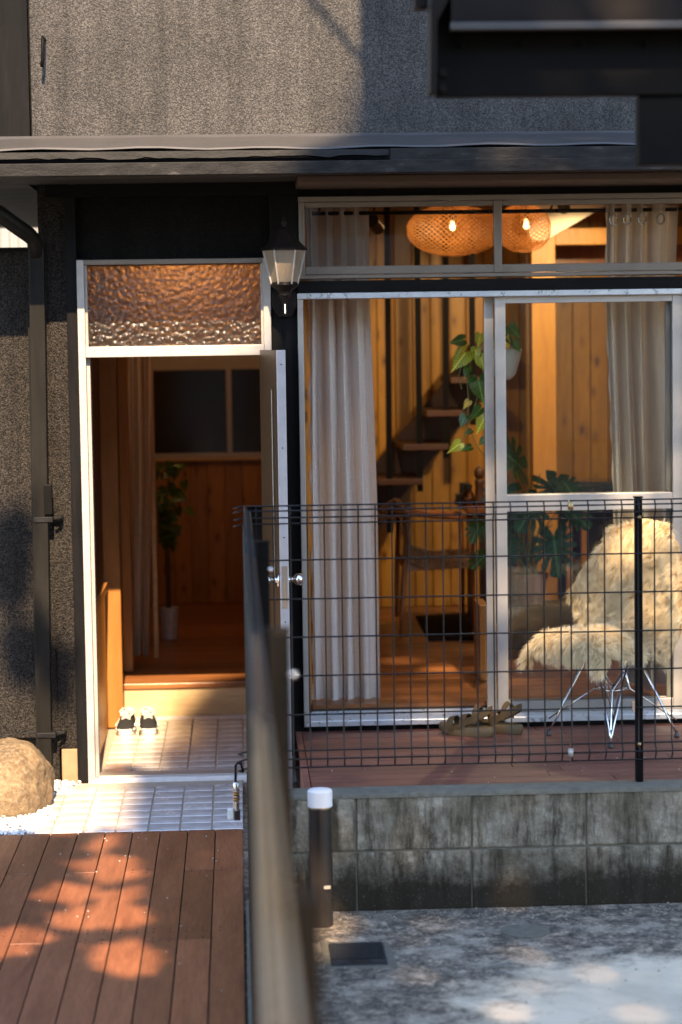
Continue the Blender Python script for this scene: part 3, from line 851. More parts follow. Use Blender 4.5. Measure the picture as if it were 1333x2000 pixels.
post = MB().box(xp - .0125, xp + .0125, FY + .004, FY + .035, zt + .0005, Z_(1250, 980, FY) + .012).build('post', M['dark_metal'], fence, bevel=.002)
MB().box(xp - .015, xp + .015, FY + .001, FY + .038, Z_(1250, 980, FY) + .013, Z_(1250, 980, FY) + .018).build('post_cap', M['dark_metal'], post)
for py in (1010, 1454):
    c = at(1250, py, FY - .012); mb = MB().tube([c, c + Vector((0,.018,0))], [.006, .0075], 10); mb.build('bolt', M['brass'], post, smooth=True)
c = at(1238, 1383, FY - .01); MB().box(c.x - .004, c.x + .004, c.y, c.y + .014, c.z - .012, c.z + .022).build('clip', M['nickel'], post)
for py in (988, 1470):
    c = at(1115, py, FY - .025); j = MB().tube([c + Vector((0,0,-.014)), c + Vector((0,0,.014))], .010, 12).build('joint_clip', M['brass'] if py < 1200 else M['alu'], fence, smooth=True)

gate = thing('side_mesh_fence', 'dark mesh fence run receding beside the deck with square capped posts', 'fence', (.06, 5, 0))
FX = .030
sv = MB().tube([(o, 0, z) for o, z in zip(off, zw)], .0023, 5).mesh('wire', M['wire'], True)
sv2 = MB().tube([(o*.6, 0, z) for o, z in zip(off, zw)], .0014, 5).mesh('wire', M['wire_sunlit'], True)
yv = 7.66; n_w = 0
while yv > 1.05:
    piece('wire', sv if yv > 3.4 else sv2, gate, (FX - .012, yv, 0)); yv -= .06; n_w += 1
for o, z in zip(off, zw):
    for a, b in ((7.72, 6.0), (5.99, 3.4), (3.39, 1.0)):
        MB().tube([(FX - .012 + o + .0045, a, z), (FX - .012 + o + .0045, b, z)], .0026, 6).build('wire', M['wire' if a > 3.5 else 'wire_sunlit'], gate, smooth=True)
for py, yv, x0, x1 in ((993, 7.70, 484, 512), (1063, 6.22, 500, 526), (1237, 4.30, 525, 566)):
    zt_ = Z_(510, py, yv)
    a, b = X_(x0, py, yv), X_(x1, py, yv)
    p = MB().box(a, b, yv, yv + .04, 0, zt_).build('post', M['dark_metal'], gate, bevel=.002)
    MB().box(a - .002, b + .002, yv - .002, yv + .042, zt_ + .0005, zt_ + .008).build('post_cap', M['dark_metal'], p, bevel=.002)
a = X_(548, 1800, 2.32); p = MB().box(a, a + .045, 2.3, 2.345, 0, zw[0] - .02).build('post', M['dark_metal'], gate)
# sleeve joining the runs at the corner and the wire hoops there
hp = MB()
for z in zw[:4] + zw[9:]:
    hp.tube([(xf0 - .01, FY - .008, z), (FX - .02, FY - .01, z), (FX - .045, FY - .03, z - .004), (FX - .03, FY - .07, z)], .0028, 6)
hp.build('corner_hoop', M['wire'], gate, smooth=True)
# bright bolts and round buttons on the posts
for (px, py, Y, r_) in ((573, 1318, 4.1, .006), (529, 1112, 6.0, .006)):
    c = at(px, py, Y); MB().lathe(c.x, c.y, [(.001, c.z - r_), (r_, c.z - r_*.5), (r_, c.z + r_*.5), (.001, c.z + r_)], 12).build('bolt', M['chrome'], gate, smooth=True)

# perforated strip filling the gap beneath the side fence
def perf(name, parent, X, y0, y1, z0, z1, p=.024):
    mb = MB(); yv = y0
    n = int((y1 - y0 + (z1 - z0)) / p)
    for i in range(n):
        for s in (1, -1):
            # diagonal strands clipped to the rectangle
            c = y0 + i * p if s == 1 else y0 - (z1 - z0) + i * p
            if s == 1:
                a = (c, z0); b = (c - (z1 - z0), z1)
                if a[0] > y1: a = (y1, z0 + (c - y1))
                if b[0] < y0: b = (y0, z0 + (c - y0))
            else:
                a = (c, z0); b = (c + (z1 - z0), z1)
                if a[0] < y0: a = (y0, z0 + (y0 - c))
                if b[0] > y1: b = (y1, z0 + (y1 - c))
            if abs(a[0] - b[0]) < .01: continue
            mb.bar((X, a[0], a[1]), (X, b[0], b[1]), .0035, .0075, (1,0,0))
    return mb.build(name, M['steel_brown'], parent, kind='stuff')
perf('perforated_strip', gate, FX - .012, 2.2, 7.66, .03, .50)
MB().box(FX - .026, FX - .004, 2.2, 7.66, -.002, .03).build('kerb_rail', M['block_cap'], gate)

# ---- padlock on the corner
pc = at(463, 1500, 7.62)
lock = thing('padlock', 'combination padlock hanging from the bottom corner of the mesh fence', 'padlock', tuple(pc))
MB().tube([pc + Vector((.022,0,-.015)), pc + Vector((.016,0,.012)), pc + Vector((.004,0,.018)), pc + Vector((-.004,0,.008)), pc + Vector((-.005,0,-.05))], .0045, 8).build('shackle', M['dark_metal'], lock, smooth=True)
c = pc + Vector((-.004, 0, -.05))
bz = c.z
MB().lathe(c.x, c.y, [(.008, bz), (.0105, bz-.004), (.0105, bz-.024)], 16).build('neck', M['nickel'], lock, smooth=True, autosmooth=40)
for i in range(4):
    z = bz - .026 - i * .010
    MB().lathe(c.x, c.y, [(.010, z), (.0125, z-.0015), (.0125, z-.0065), (.010, z-.008)], 14).build('number_ring', M['brass'] if i % 2 else M['nickel'], lock)
MB().lathe(c.x, c.y, [(.0105, bz-.067), (.0105, bz-.10)], 16).build('barrel', M['nickel'], lock, smooth=True, autosmooth=40)
MB().box(c.x - .031, c.x - .010, c.y - .010, c.y + .010, bz - .130, bz - .093).build('body', M['rubber'], lock, bevel=.003)
MB().box(c.x - .009, c.x + .013, c.y - .012, c.y + .012, bz - .134, bz - .099).build('end_cap', M['black_plastic'], lock, bevel=.003)

# ---- bollard light in front of the block wall
b0 = atz(630, 1812, 0)
bx, by = b0.x, b0.y + .04
zc0 = Z_(624, 1579, by - .04); zc1 = Z_(624, 1541, by)
bol = thing('garden_bollard', 'slim black bollard with a white cap in front of the block wall', 'bollard', (bx, by, 0))
hw_ = .0405
MB().lathe(bx, by, [(hw_, -.001), (hw_, zc0 - .006)], 32).build('body', plain('glossy_black_tube', (.030,.024,.021), .22, .3, .6, .3, .1, 10), bol, smooth=True, autosmooth=40)
MB().lathe(bx, by, [(hw_ - .004, zc0 - .006), (hw_ - .004, zc0)], 32).build('collar', M['brass'], bol, smooth=True, autosmooth=40)
MB().lathe(bx, by, [(hw_ + .002, zc0), (hw_ + .002, zc1 - .006), (hw_ - .003, zc1 - .001), (hw_ - .012, zc1 + .001), (.002, zc1 + .002)], 32).build('cap', M['cap'], bol, smooth=True, autosmooth=40)
MB().box(bx + .008, bx + .030, by - .0425, by - .035, .135, .145).build('rating_sticker', M['insole'], bol)

# ---- drain cover and round inspection lid in the yard
d = [atz(643, 1846, 0), atz(748, 1840, 0), atz(755, 1885, 0), atz(650, 1888, 0)]
cxm = sum(p.x for p in d)/4; cym = sum(p.y for p in d)/4; dw = (d[1]-d[0]).length; dh = abs(d[0].y - d[3].y)
dr = thing('drain_grate', 'small square dark slotted drain cover in the concrete yard', 'drain', (cxm, cym, 0))
MB().box(cxm-dw/2, cxm+dw/2, cym-dh/2, cym+dh/2, -.0015, .004).build('base_plate', M['screen'], dr, bevel=.001)
n = 18
for i in range(n):
    x = cxm - dw/2 + .008 + (dw - .016) * i / (n - 1)
    MB().box(x - .0025, x + .0025, cym - dh/2 + .055, cym + dh/2 - .010, .0042, .010).build('slat', M['screen'], dr)
for a, b in ((cxm-dw/2+.004, cxm-.035), (cxm+.035, cxm+dw/2-.004)):
    MB().box(a, b, cym-dh/2+.010, cym-dh/2+.040, .0042, .009).build('front_bar', M['screen'], dr, bevel=.001)
MB().box(cxm-.030, cxm+.030, cym-dh/2+.010, cym-dh/2+.040, .0042, .0055).build('lift_slot', M['black_plastic'], dr)
struct('yard_mortar', MB().prismz([(cxm-dw/2-.02, cym-dh/2-.03), (cxm+dw/2+.03, cym-dh/2-.02), (cxm+dw/2+.02, cym+dh/2+.02), (cxm-dw/2-.025, cym+dh/2+.03)], -.0018, -.0002), M['block_cap'])
l0 = atz(1026, 1818, 0)
tag(MB().lathe(l0.x, l0.y, [(.084, -.001), (.084, .002), (.080, .003), (.078, .0015), (.070, .0022), (.002, .0026)], 40).build('inspection_lid', M['block_cap'], None, smooth=True, autosmooth=30), 'round grey inspection lid set flush in the concrete yard', 'drain lid')

# ============================================================ wall lantern
ly_ = 9.78
lc = at(556, 520, ly_)
lan = thing('wall_lantern', 'black six sided coach lantern with frosted panes on the post between door and window', 'wall lamp', tuple(lc))
LX = lc.x
zz_ = lambda y: Z_(556, y, ly_)
ex = 1 / F * ly_
prof = [(46*ex, zz_(489)), (44*ex, zz_(485)), (32*ex, zz_(474)), (20*ex, zz_(458)), (13*ex, zz_(448)), (4*ex, zz_(444))]
MB().lathe(LX, ly_, prof, 6, phase=R(30+30)).build('roof', M['steel_brown'], lan)
MB().lathe(LX, ly_, [(4*ex, zz_(446)), (3*ex, zz_(441)), (6*ex, zz_(436)), (3*ex, zz_(430)), (1.5*ex, zz_(424)), (.2*ex, zz_(420))], 12).build('finial', M['steel_brown'], lan, smooth=True)
rt, rb = 41*ex, 25*ex; zt_, zb_ = zz_(489.5), zz_(556)
for k in range(6):
    a0 = R(60*k); a1 = R(60*k+60)
    p = lambda r, a, z: Vector((LX + r*math.cos(a), ly_ + r*math.sin(a), z))
    MB().bar(p(rt, a0, zt_), p(rb, a0, zb_), .007, .007).build('corner_bar', M['alu'] , lan)
    q = [p(rt*.99, a0, zt_), p(rt*.99, a1, zt_), p(rb*.99, a1, zb_), p(rb*.99, a0, zb_)]
    cc = sum(q, Vector())/4; inn = (Vector((LX, ly_, cc.z)) - cc).normalized() * .003
    MB().add([v for v in q] + [v + inn for v in q], [(0,1,2,3),(7,6,5,4),(0,4,5,1),(1,5,6,2),(2,6,7,3),(3,7,4,0)]).build('glass_panel', M['lantern_glass'], lan)
MB().lathe(LX, ly_, [(rb*1.02, zz_(551)), (rb*1.1, zz_(557)), (rb*1.0, zz_(560)), (rb*.6, zz_(566)), (rb*.45, zz_(574)), (rb*.5, zz_(577)), (rb*.25, zz_(584)), (rb*.2, zz_(592)), (.001, zz_(594))], 12).build('base_cup', M['steel_brown'], lan, smooth=True, autosmooth=50)
MB().lathe(LX, ly_, [(.024, zz_(548)), (.024, zz_(505)), (.018, zz_(498))], 16).build('bulb_tube', M['white_pot'], lan, smooth=True)
MB().tube([(LX, ly_, zz_(588)), (LX, ly_ + .02, zz_(600)), (LX, ly_ + .09, zz_(606)), (LX, 9.94, zz_(596))], .011, 10).build('arm', M['steel_brown'], lan, smooth=True)
MB().prism([(LX-.055, zz_(570)), (LX+.055, zz_(570)), (LX+.055, zz_(598)), (LX+.03, zz_(618)), (LX-.03, zz_(618)), (LX-.055, zz_(598))], 9.925, 9.948).build('wall_plate', M['steel_brown'], lan, bevel=.004)
MB().tube([(LX, ly_ , zz_(594)), (LX, ly_, zz_(612))], .003, 8).build('pull_chain', M['chrome'], lan)

# ============================================================ sandals
def sole_mesh(Lh, W, hz, toe_lift=.0, n=36, top=.0):
    """outline polygon of a shoe sole lying along +x"""
    pts = []
    for i in range(n):
        t = 2*math.pi*i/n
        x = math.cos(t) * Lh/2; s = math.sin(t)
        wid = W/2 * (.86 + .16*math.cos(t-.3)) * (abs(s)**.75) * (1 if s > 0 else -1)
        pts.append((x, wid))
    return pts
def frame(c, ang):
    ca, sa = math.cos(ang), math.sin(ang)
    return lambda x, y, z: (c[0] + x*ca - y*sa, c[1] + x*sa + y*ca, c[2] + z)
def layered(pts, T, levels):
    """levels: list of (scale, z function)"""
    mb = MB(); n = len(pts); vs = []; fs = []
    for sc, zf in levels:
        for x, y in pts: vs.append(T(x*sc, y*sc, zf(x)))
    for i in range(len(levels)-1):
        for k in range(n):
            a = i*n+k; b = i*n+(k+1) % n; fs.append((a,b,b+n,a+n))
    fs.append(tuple(range(n))[::-1]); fs.append(tuple(range((len(levels)-1)*n, len(levels)*n)))
    return mb.add(vs, fs)
def strap(T, pts, wv, th=.003):
    """flat webbing following pts; wv = width vector in local space"""
    mb = MB(); P = [Vector(p) for p in pts]; wv = Vector(wv); vs = []; fs = []
    for i, p in enumerate(P):
        d = (P[min(i+1, len(P)-1)] - P[max(i-1, 0)]).normalized(); nrm = d.cross(wv).normalized() * th/2
        for a in (p - wv/2 - nrm, p + wv/2 - nrm, p + wv/2 + nrm, p - wv/2 + nrm): vs.append(T(*a))
    for i in range(len(P)-1):
        for k in range(4):
            a = i*4+k; b = i*4+(k+1) % 4; fs.append((a,b,b+4,a+4))
    fs += [(0,1,2,3), tuple(range(len(vs)-4, len(vs)))[::-1]]
    return mb.add(vs, fs)
def arc(y0, y1, zb, zt, x0, x1, n=12, flat=.5):
    out = []
    for i in range(n+1):
        t = math.pi * i / n
        out.append((x0 + (x1-x0)*math.sin(t), y0 + (y1-y0)*(1-math.cos(t))/2, zb + (zt-zb)*math.sin(t)**flat))
    return out
def sandal(c, ang, label):
    t = thing('sandal', label, 'sandal', c, 'pair of sandals on the veranda deck')
    T = frame(c, ang); pts = sole_mesh(.265, .10, .03)
    zf = lambda h, k=1: (lambda x: h + k*(.012*max(0, (x-.05)/.08)**2 + .004*max(0, -x/.13)))
    layered(pts, T, [(.93, lambda x: .001 + .008*max(0,(x-.06)/.07)**2), (1.0, zf(.010, .6)), (1.01, zf(.020)), (.97, zf(.028)), (.9, zf(.029))]).build('sole', M['sandal'], t, smooth=True, autosmooth=50)
    layered([(x*.86, y*.84) for x, y in pts], T, [(1, zf(.0292)), (.98, zf(.0315))]).build('footbed', M['strap'], t)
    strap(T, arc(-.046, .046, .012, .062, .066, .066, flat=.6), (.030, 0, -.006)).build('toe_strap', M['strap'], t)
    t.scale = (1, 1, 1.3)
    strap(T, arc(-.044, .044, .012, .072, .005, .005, flat=.6), (.030, 0, -.004)).build('instep_strap', M['strap'], t)
    strap(T, [(.005,-.045,.045), (-.045,-.044,.060), (-.095,-.034,.082), (-.120,-.014,.094), (-.124,0,.096), (-.120,.014,.094), (-.095,.034,.082), (-.045,.044,.060), (.005,.045,.045)], (0, .003, .024)).build('heel_strap', M['strap'], t)
    strap(T, arc(-.040, .040, .050, .105, -.050, -.060, flat=.6), (.022, 0, .008)).build('ankle_strap', M['strap'], t)
    strap(T, [(.066,-.047,.018), (.035,-.049,.030), (.005,-.047,.030)], (0, .004, .014)).build('side_strap', M['strap'], t)
    strap(T, [(.066,.047,.018), (.035,.049,.030), (.005,.047,.030)], (0, .004, .014)).build('side_strap', M['strap'], t)
    return t
s1 = atz(915, 1440, RD); s2 = atz(962, 1436, RD)
sandal((s1.x, s1.y + .06, RD), R(150), 'olive brown strapped sandal, the left one of the pair, toe pointing left')
sandal((s2.x + .035, s2.y + .085, RD), R(140), 'olive brown strapped sandal, the right one of the pair, by the window sill')

# ============================================================ sneakers
def sneaker(c, ang, label):
    t = thing('sneaker', label, 'shoe', c, 'pair of canvas sneakers on the porch tiles')
    T = frame(c, ang); pts = sole_mesh(.285, .104, .03, n=40)
    layered(pts, T, [(.97, lambda x: .0), (1.0, lambda x: .004), (1.0, lambda x: .026), (.985, lambda x: .031)]).build('sole', M['rubber'], t, smooth=True, autosmooth=40)
    layered(pts, T, [(1.003, lambda x: .010), (1.006, lambda x: .0115), (1.003, lambda x: .013)]).build('sole_stripe', M['dark_metal'], t)
    # upper: loft of cross sections along x
    secs = []
    prof = [(.132,.030,.012),(.120,.040,.030),(.095,.045,.048),(.060,.046,.060),(.025,.044,.074),(-.010,.041,.086)]
    for x, hwid, h in prof:
        row = []
        for i in range(13):
            a = math.pi * i / 12
            row.append(T(x, -hwid*math.cos(a), .030 + h*.82*math.sin(a)**.75 - (.0 if 0 else 0)))
        secs.append(row)
    MB().grid(secs).build('vamp', M['canvas'], t, smooth=True, recalc=False)
    # quarters: open collar at the back
    for sgn in (-1, 1):
        rows = []
        for x, hwid, zt_, inn in ((.030,.044,.092,.6),(.0,.043,.098,.62),(-.04,.041,.090,.80),(-.08,.039,.084,.88),(-.11,.034,.090,.85),(-.130,.020,.098,.8),(-.138,.0005,.102,.9)):
            rows.append([T(x, sgn*hwid, .029), T(x, sgn*hwid*1.02, .05), T(x, sgn*hwid*inn, zt_ - .012), T(x, sgn*hwid*inn*.94, zt_)])
        MB().grid(rows).build('quarter', M['canvas'], t, smooth=True, recalc=False)
        MB().tube([T(x, sgn*hw2, z) for x, hw2, z in ((.030,.026,.094),(.0,.0265,.100),(-.04,.032,.092),(-.08,.033,.086),(-.11,.028,.092),(-.130,.016,.100),(-.138,0,.104))], .0042, 8).build('collar_binding', M['rubber'], t, smooth=True)
        # white curved side stripe
        rows = [T(x, sgn*y, z) for x, y, z in ((.08,.0475,.048),(.05,.0480,.056),(.02,.0475,.050),(-.02,.0455,.052),(-.06,.0425,.064))]
        MB().tube(rows, .0032, 6).build('side_stripe', M['rubber'], t, smooth=True)
    layered([(x*.8, y*.8) for x, y in pts], T, [(1, lambda x: .031), (1, lambda x: .035)]).build('insole', M['insole'], t)
    rows = []
    for x, z in ((.045,.082),(.02,.092),(-.01,.102),(-.04,.112),(-.05,.115)):
        rows.append([T(x, y, z - 18*y*y*.6) for y in (-.024,-.012,0,.012,.024)])
    MB().grid(rows).build('tongue', M['insole'], t, smooth=True, recalc=False)
    for i in range(6):
        x = .056 - i*.014; z = .083 + i*.0068
        MB().tube([T(x, -.022, z-.005), T(x-.006, 0, z+.004), T(x, .022, z-.005)], .0032, 6).build('lace', M['lace'], t, smooth=True)
    MB().tube([T(-.015,0,.122), T(.0,-.020,.124), T(.022,-.034,.110), (T(.03,-.020,.104)), T(.0,0,.120), T(.018,.026,.116), T(.034,.036,.098), T(.02,.010,.112)], .0028, 6).build('lace_bow', M['lace'], t, smooth=True)
    # toe bumper
    MB().tube([T(x, y, .034) for x, y in ((.07,-.0485),(.10,-.043),(.125,-.030),(.140,-.012),(.143,0),(.140,.012),(.125,.030),(.10,.043),(.07,.0485))], .0055, 8).build('toe_foxing', M['rubber'], t, smooth=True)
    return t
k1 = atz(246, 1441, .026); k2 = atz(288, 1440, .026)
sneaker((k1.x, k1.y + .145, .0275), R(-92), 'black canvas sneaker with white sole, left one of the pair on the porch tiles')
sneaker((k2.x, k2.y + .150, .0275), R(-86), 'black canvas sneaker with white sole, right one of the pair below the step')

# ============================================================ boulder and white gravel
from mathutils import noise as mn
rc = (X_(-6, 1600, 9.45), 9.47)
bm = bmesh.new(); bmesh.ops.create_icosphere(bm, subdivisions=5, radius=1)
for v in bm.verts:
    p = v.co.copy(); q = Vector((abs(p.x)**.8 * (1 if p.x > 0 else -1), p.y, abs(p.z)**.8 * (1 if p.z > 0 else -1)))
    q *= 1 + .16*mn.noise(p*1.4 + Vector((3,1,0))) + .05*mn.noise(p*4) + .03*mn.noise(p*11) + .012*mn.noise(p*27)
    v.co = Vector((rc[0] + q.x*.25, rc[1] + q.y*.25, .085 + q.z*.205))
me = bpy.data.meshes.new('boulder'); bm.to_mesh(me); bm.free(); me.materials.append(M['rock'])
me.polygons.foreach_set('use_smooth', [True]*len(me.polygons))
bo = bpy.data.objects.new('boulder', me); COL.objects.link(bo); tag(bo, 'large rounded tan boulder bedded in white gravel by the downspout', 'boulder')
bm = bmesh.new(); bmesh.ops.create_icosphere(bm, subdivisions=1, radius=1)
iv = np.array([v.co[:] for v in bm.verts]); itf = np.array([[v.index for v in f.verts] for f in bm.faces]); bm.free()
def pebbles(name, pts, r0, r1, mat_fn):
    V = []; Fc = []; n = 0
    for (x, y, z) in pts:
        r = random.uniform(r0, r1); sc = np.array([random.uniform(.7,1.2), random.uniform(.7,1.2), random.uniform(.5,.9)]) * r
        a = random.uniform(0, 6.28); ca, sa = math.cos(a), math.sin(a)
        p = iv * sc * (1 + rng.uniform(-.12,.12,(len(iv),1)))
        p = np.stack([p[:,0]*ca - p[:,1]*sa, p[:,0]*sa + p[:,1]*ca, p[:,2]], 1) + np.array([x,y,z])
        V.append(p); Fc.append(itf + n); n += len(iv)
    V = np.concatenate(V); Fc = np.concatenate(Fc)
    me = bpy.data.meshes.new(name); me.from_pydata(V.tolist(), [], Fc.tolist()); me.update()
    a = me.attributes.new('tone', 'FLOAT', 'POINT')
    a.data.foreach_set('value', np.repeat(rng.random(len(pts)), len(iv)).astype(np.float32))
    me.materials.append(mat_fn)
    o = bpy.data.objects.new(name, me); COL.objects.link(o); return o
def gravel_mat():
    t = NT('white_marble_chips'); g = t.n('ShaderNodeAttribute'); g.attribute_name = 'tone'
    t.set('Base Color', t.ramp(g.outputs['Fac'], [(0, (.10,.09,.09)), (.07, (.14,.13,.13)), (.10, (.50,.48,.46)), (.6, (.72,.70,.68)), (1, (.80,.78,.76))]))
    t.set('Roughness', .7); return t.m
pts = []
xg1 = atz(135, 1618, 0).x
for i in range(9000):
    y = random.uniform(y_end + .005, 9.97); x = random.uniform(-1.75, -.72)
    edge = -.835 + .025*math.sin(y*9) + (.05 if y > 9.7 else 0)
    if x > edge + random.gauss(0, .012): continue
    pts.append((x, y, .012 + random.uniform(0,.016)))
gv = pebbles('white_gravel', pts, .006, .011, gravel_mat()); gv['kind'] = 'stuff'
gp_ = []
for i in range(46): gp_.append((random.uniform(-1.1, -.03), random.uniform(6.6, y_end), DZ + .001))
for i in range(60): gp_.append((random.uniform(.35, 2.0), random.uniform(7.9, 9.4), .2305))
for i in range(260): gp_.append((random.uniform(.1, 1.9), random.choice([random.uniform(6.2, 7.6), random.uniform(7.5, 7.615)]), .0005))
gt_ = pebbles('scattered_grit', gp_, .0018, .0045, plain('pale_grit', (.34,.30,.25), .9)); gt_['kind'] = 'stuff'

# ============================================================ sheepskin chair
CA = R(214)                       # heading of the chair (forward direction)
cc = Vector((X_(1196, 1300, 9.64), 9.64, RD))
fw = Vector((math.cos(CA), math.sin(CA), 0)); lf = Vector((-fw.y, fw.x, 0)); upv = Vector((0,0,1))
def CP(f, l, z): return cc + fw*f + lf*l + upv*z
chair = thing('shell_chair', 'low moulded shell chair on chromed wire legs on the veranda', 'chair', tuple(cc))
def interp(keys, s):
    for (a, *va), (b, *vb) in zip(keys[:-1], keys[1:]):
        if s <= b:
            t = (s - a) / (b - a); t = t*t*(3-2*t)
            return [p + (q-p)*t for p, q in zip(va, vb)]
    return list(keys[-1][1:])
shell_k = [(0,.215,.415,.16),(.15,.20,.43,.20),(.35,.05,.405,.235),(.5,-.10,.405,.235),(.62,-.17,.46,.225),(.8,-.215,.62,.20),(1,-.25,.78,.15)]
P = []
for i in range(25):
    s = i/24; f, z, w_ = interp(shell_k, s); row = []
    for j in range(15):
        t = -1 + 2*j/14
        up_ = .045*t**4 if s < .55 else .02*t*t
        fwd = 0 if s < .5 else .07*t*t*min(1,(s-.5)*4)
        row.append(CP(f + fwd - .018, t*w_*.9, z + up_*.4 - .022))
    P.append(row)
sh = MB().grid(P).build('shell', M['shell'], chair, smooth=True, recalc=False)
sm_ = sh.modifiers.new('solid', 'SOLIDIFY'); sm_.thickness = .006
rod = .0042
feet = [(.20,.20),(.20,-.20),(-.20,.20),(-.20,-.20)]
for (f, l) in feet:
    sf_, sl = (1 if f > 0 else -1), (1 if l > 0 else -1)
    foot = CP(f, l, .018)
    mb = MB()
    m1 = CP(sf_*.12, sl*.02, .385); m2 = CP(sf_*.02, sl*.13, .385)
    k_ = CP(sf_*.055, sl*.055, .215)
    mb.tube([foot, CP(sf_*.185, sl*.175, .07), m1], rod, 8)
    mb.tube([foot, CP(sf_*.175, sl*.185, .07), m2], rod, 8)
    mb.tube([foot + Vector((0,0,.06)), k_, CP(-sf_*.06, sl*.10, .385)], rod*.85, 8)
    mb.tube([k_, CP(sf_*.10, -sl*.06, .385)], rod*.85, 8)
    lg = mb.build('leg', M['chrome'], chair, smooth=True)
    MB().lathe(foot.x, foot.y, [(.012, RD + .0005), (.013, RD + .004), (.009, RD + .014), (.005, RD + .03)], 12).build('foot_glide', M['black_plastic'], lg, smooth=True)
rg = MB(); q = [CP(a*.055, b*.055, .215) for a, b in ((1,1),(1,-1),(-1,-1),(-1,1),(1,1))]
for a, b in zip(q[:-1], q[1:]): rg.tube([a, b], rod*.8, 8)
for l in (-.12, .12): rg.tube([CP(.15, l, .386), CP(-.12, l, .386)], rod, 8)
for f in (-.11, .12): rg.tube([CP(f, -.14, .386), CP(f, .14, .386)], rod, 8)
rg.build('wire_brace', M['chrome'], chair, smooth=True)

# the hide, draped, with wool strands
hide_k = [  # s, forward, height, half width, side droop, side wrap
 (0.00,.285,.37,.16,-.02,0),(.07,.300,.43,.22,.03,0),(.14,.270,.475,.27,.07,0),(.26,.14,.485,.265,.09,0),(.38,.0,.465,.22,.09,0),
 (.48,-.10,.480,.26,.15,.02),(.56,-.165,.545,.28,.10,.05),(.64,-.19,.64,.37,.02,.10),(.74,-.21,.75,.31,.02,.09),(.86,-.235,.88,.235,.03,.05),(.95,-.245,.935,.175,.03,.03),(1.0,-.25,.955,.10,.03,0.01)]
NS, NTt = 60, 48
HP = np.zeros((NS+1, NTt+1, 3))
for i in range(NS+1):
    s = i/NS; f, z, w_, dr_, wr = interp(hide_k, s)
    for j in range(NTt+1):
        t = -1 + 2*j/NTt
        ww = w_*(1 + .07*math.sin(s*23 + (2 if t > 0 else 0)) + .04*math.sin(s*41+t*3))
        zz = z - dr_*abs(t)**2.6 + .012*mn.noise(Vector((s*7, t*3, 1)))
        if .05 < s < .30:                                  # the two front corners hang lowest
            zz -= .09*math.exp(-((s-.09)/.06)**2)*abs(t)**6
        zz += .022*mn.noise(Vector((s*11, t*4.5, 9))) * (1 if .12 < s < .55 else .3)
        ff = f + .030*mn.noise(Vector((s*10, t*4, 3)))*(1 if s > .5 else .2) + wr*t*t + .012*mn.noise(Vector((s*6, t*3, 5)))
        HP[i, j] = CP(ff, t*ww, zz)
hide = thing('sheepskin_throw', 'shaggy cream sheepskin draped over the shell chair on the veranda', 'sheepskin', tuple(cc))
MB().grid([[tuple(HP[i,j]) for j in range(NTt+1)] for i in range(NS+1)]).build('hide', M['hide'], hide, smooth=True, recalc=False)
def strands(name, mat, parent, GP, n, length, sign=1, width=.0024, seed=5, grav=.55, comb=None):
    r = np.random.default_rng(seed)
    ni, nj = GP.shape[0]-1, GP.shape[1]-1
    # area weighted cells
    a = GP[:-1,:-1]; b = GP[1:,:-1]; c = GP[:-1,1:]; 
    nrm = np.cross(b-a, c-a); ar = np.linalg.norm(nrm, axis=2); nn = nrm/np.maximum(ar, 1e-9)[...,None]*sign
    # clumping: centres
    pr = (ar/ar.sum()).ravel(); idx = r.choice(ni*nj, n, p=pr); I, J = idx//nj, idx % nj
    u = r.random(n)[:,None]; v = r.random(n)[:,None]
    p = a[I,J] + (b-a)[I,J]*u + (c-a)[I,J]*v
    N_ = nn[I,J]
    ncl = 1100; ci = r.choice(n, ncl); cl = p[ci]
    d2 = ((p[:,None,:]-cl[None])**2).sum(2); near = d2.argmin(1)
    cdir = r.normal(0, .34, (ncl,3)); 
    dirn = N_*1.0 + cdir[near] + r.normal(0,.22,(n,3)) + np.array([0,0,-grav-.35])
    dirn += (cl[near] + N_*length*1.3 - p) * 1.6
    dirn /= np.linalg.norm(dirn, axis=1)[:,None]
    ln = length*r.uniform(.6,1.25,(n,1))
    side = np.cross(dirn, r.normal(0,1,(n,3))); side /= np.linalg.norm(side, axis=1)[:,None]; side *= width/2*r.uniform(.7,1.4,(n,1))
    mid = p + dirn*ln*.5 + N_*ln*.10; tip = p + dirn*ln + np.array([0,0,-1])*ln*.22
    base = p - N_*.004
    V = np.stack([base-side, base+side, mid+side*.8, mid-side*.8, tip], 1).reshape(-1,3)
    k = np.arange(n)[:,None]*5
    quads = np.concatenate([k, k+1, k+2, k+3], 1).tolist(); tris = np.concatenate([k+3, k+2, k+4], 1).tolist()
    org = np.array(root_loc(parent)[:])
    me = bpy.data.meshes.new(name); me.from_pydata((V-org).tolist(), [], quads+tris); me.update()
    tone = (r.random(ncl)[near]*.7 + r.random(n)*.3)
    t5 = np.stack([tone*.25, tone*.25, .30+tone*.50, .30+tone*.50, .65+tone*.35], 1).ravel()  # darker roots: brown wool bases plus painted shade between tufts
    at_ = me.attributes.new('tone', 'FLOAT', 'POINT'); at_.data.foreach_set('value', t5.astype(np.float32))
    me.materials.append(mat)
    o = bpy.data.objects.new(name, me); COL.objects.link(o); o.parent = parent; o['kind'] = 'stuff'; return o
# orientation: normals must point away from the shell
tst = np.cross(HP[30,24]-HP[29,24], HP[29,25]-HP[29,24])
sg = 1 if (tst @ np.array((fw*1.0 + upv*1.5)[:])) > 0 else -1
strands('wool', M['fur'], hide, HP, 110000, .042, sg, .0016)
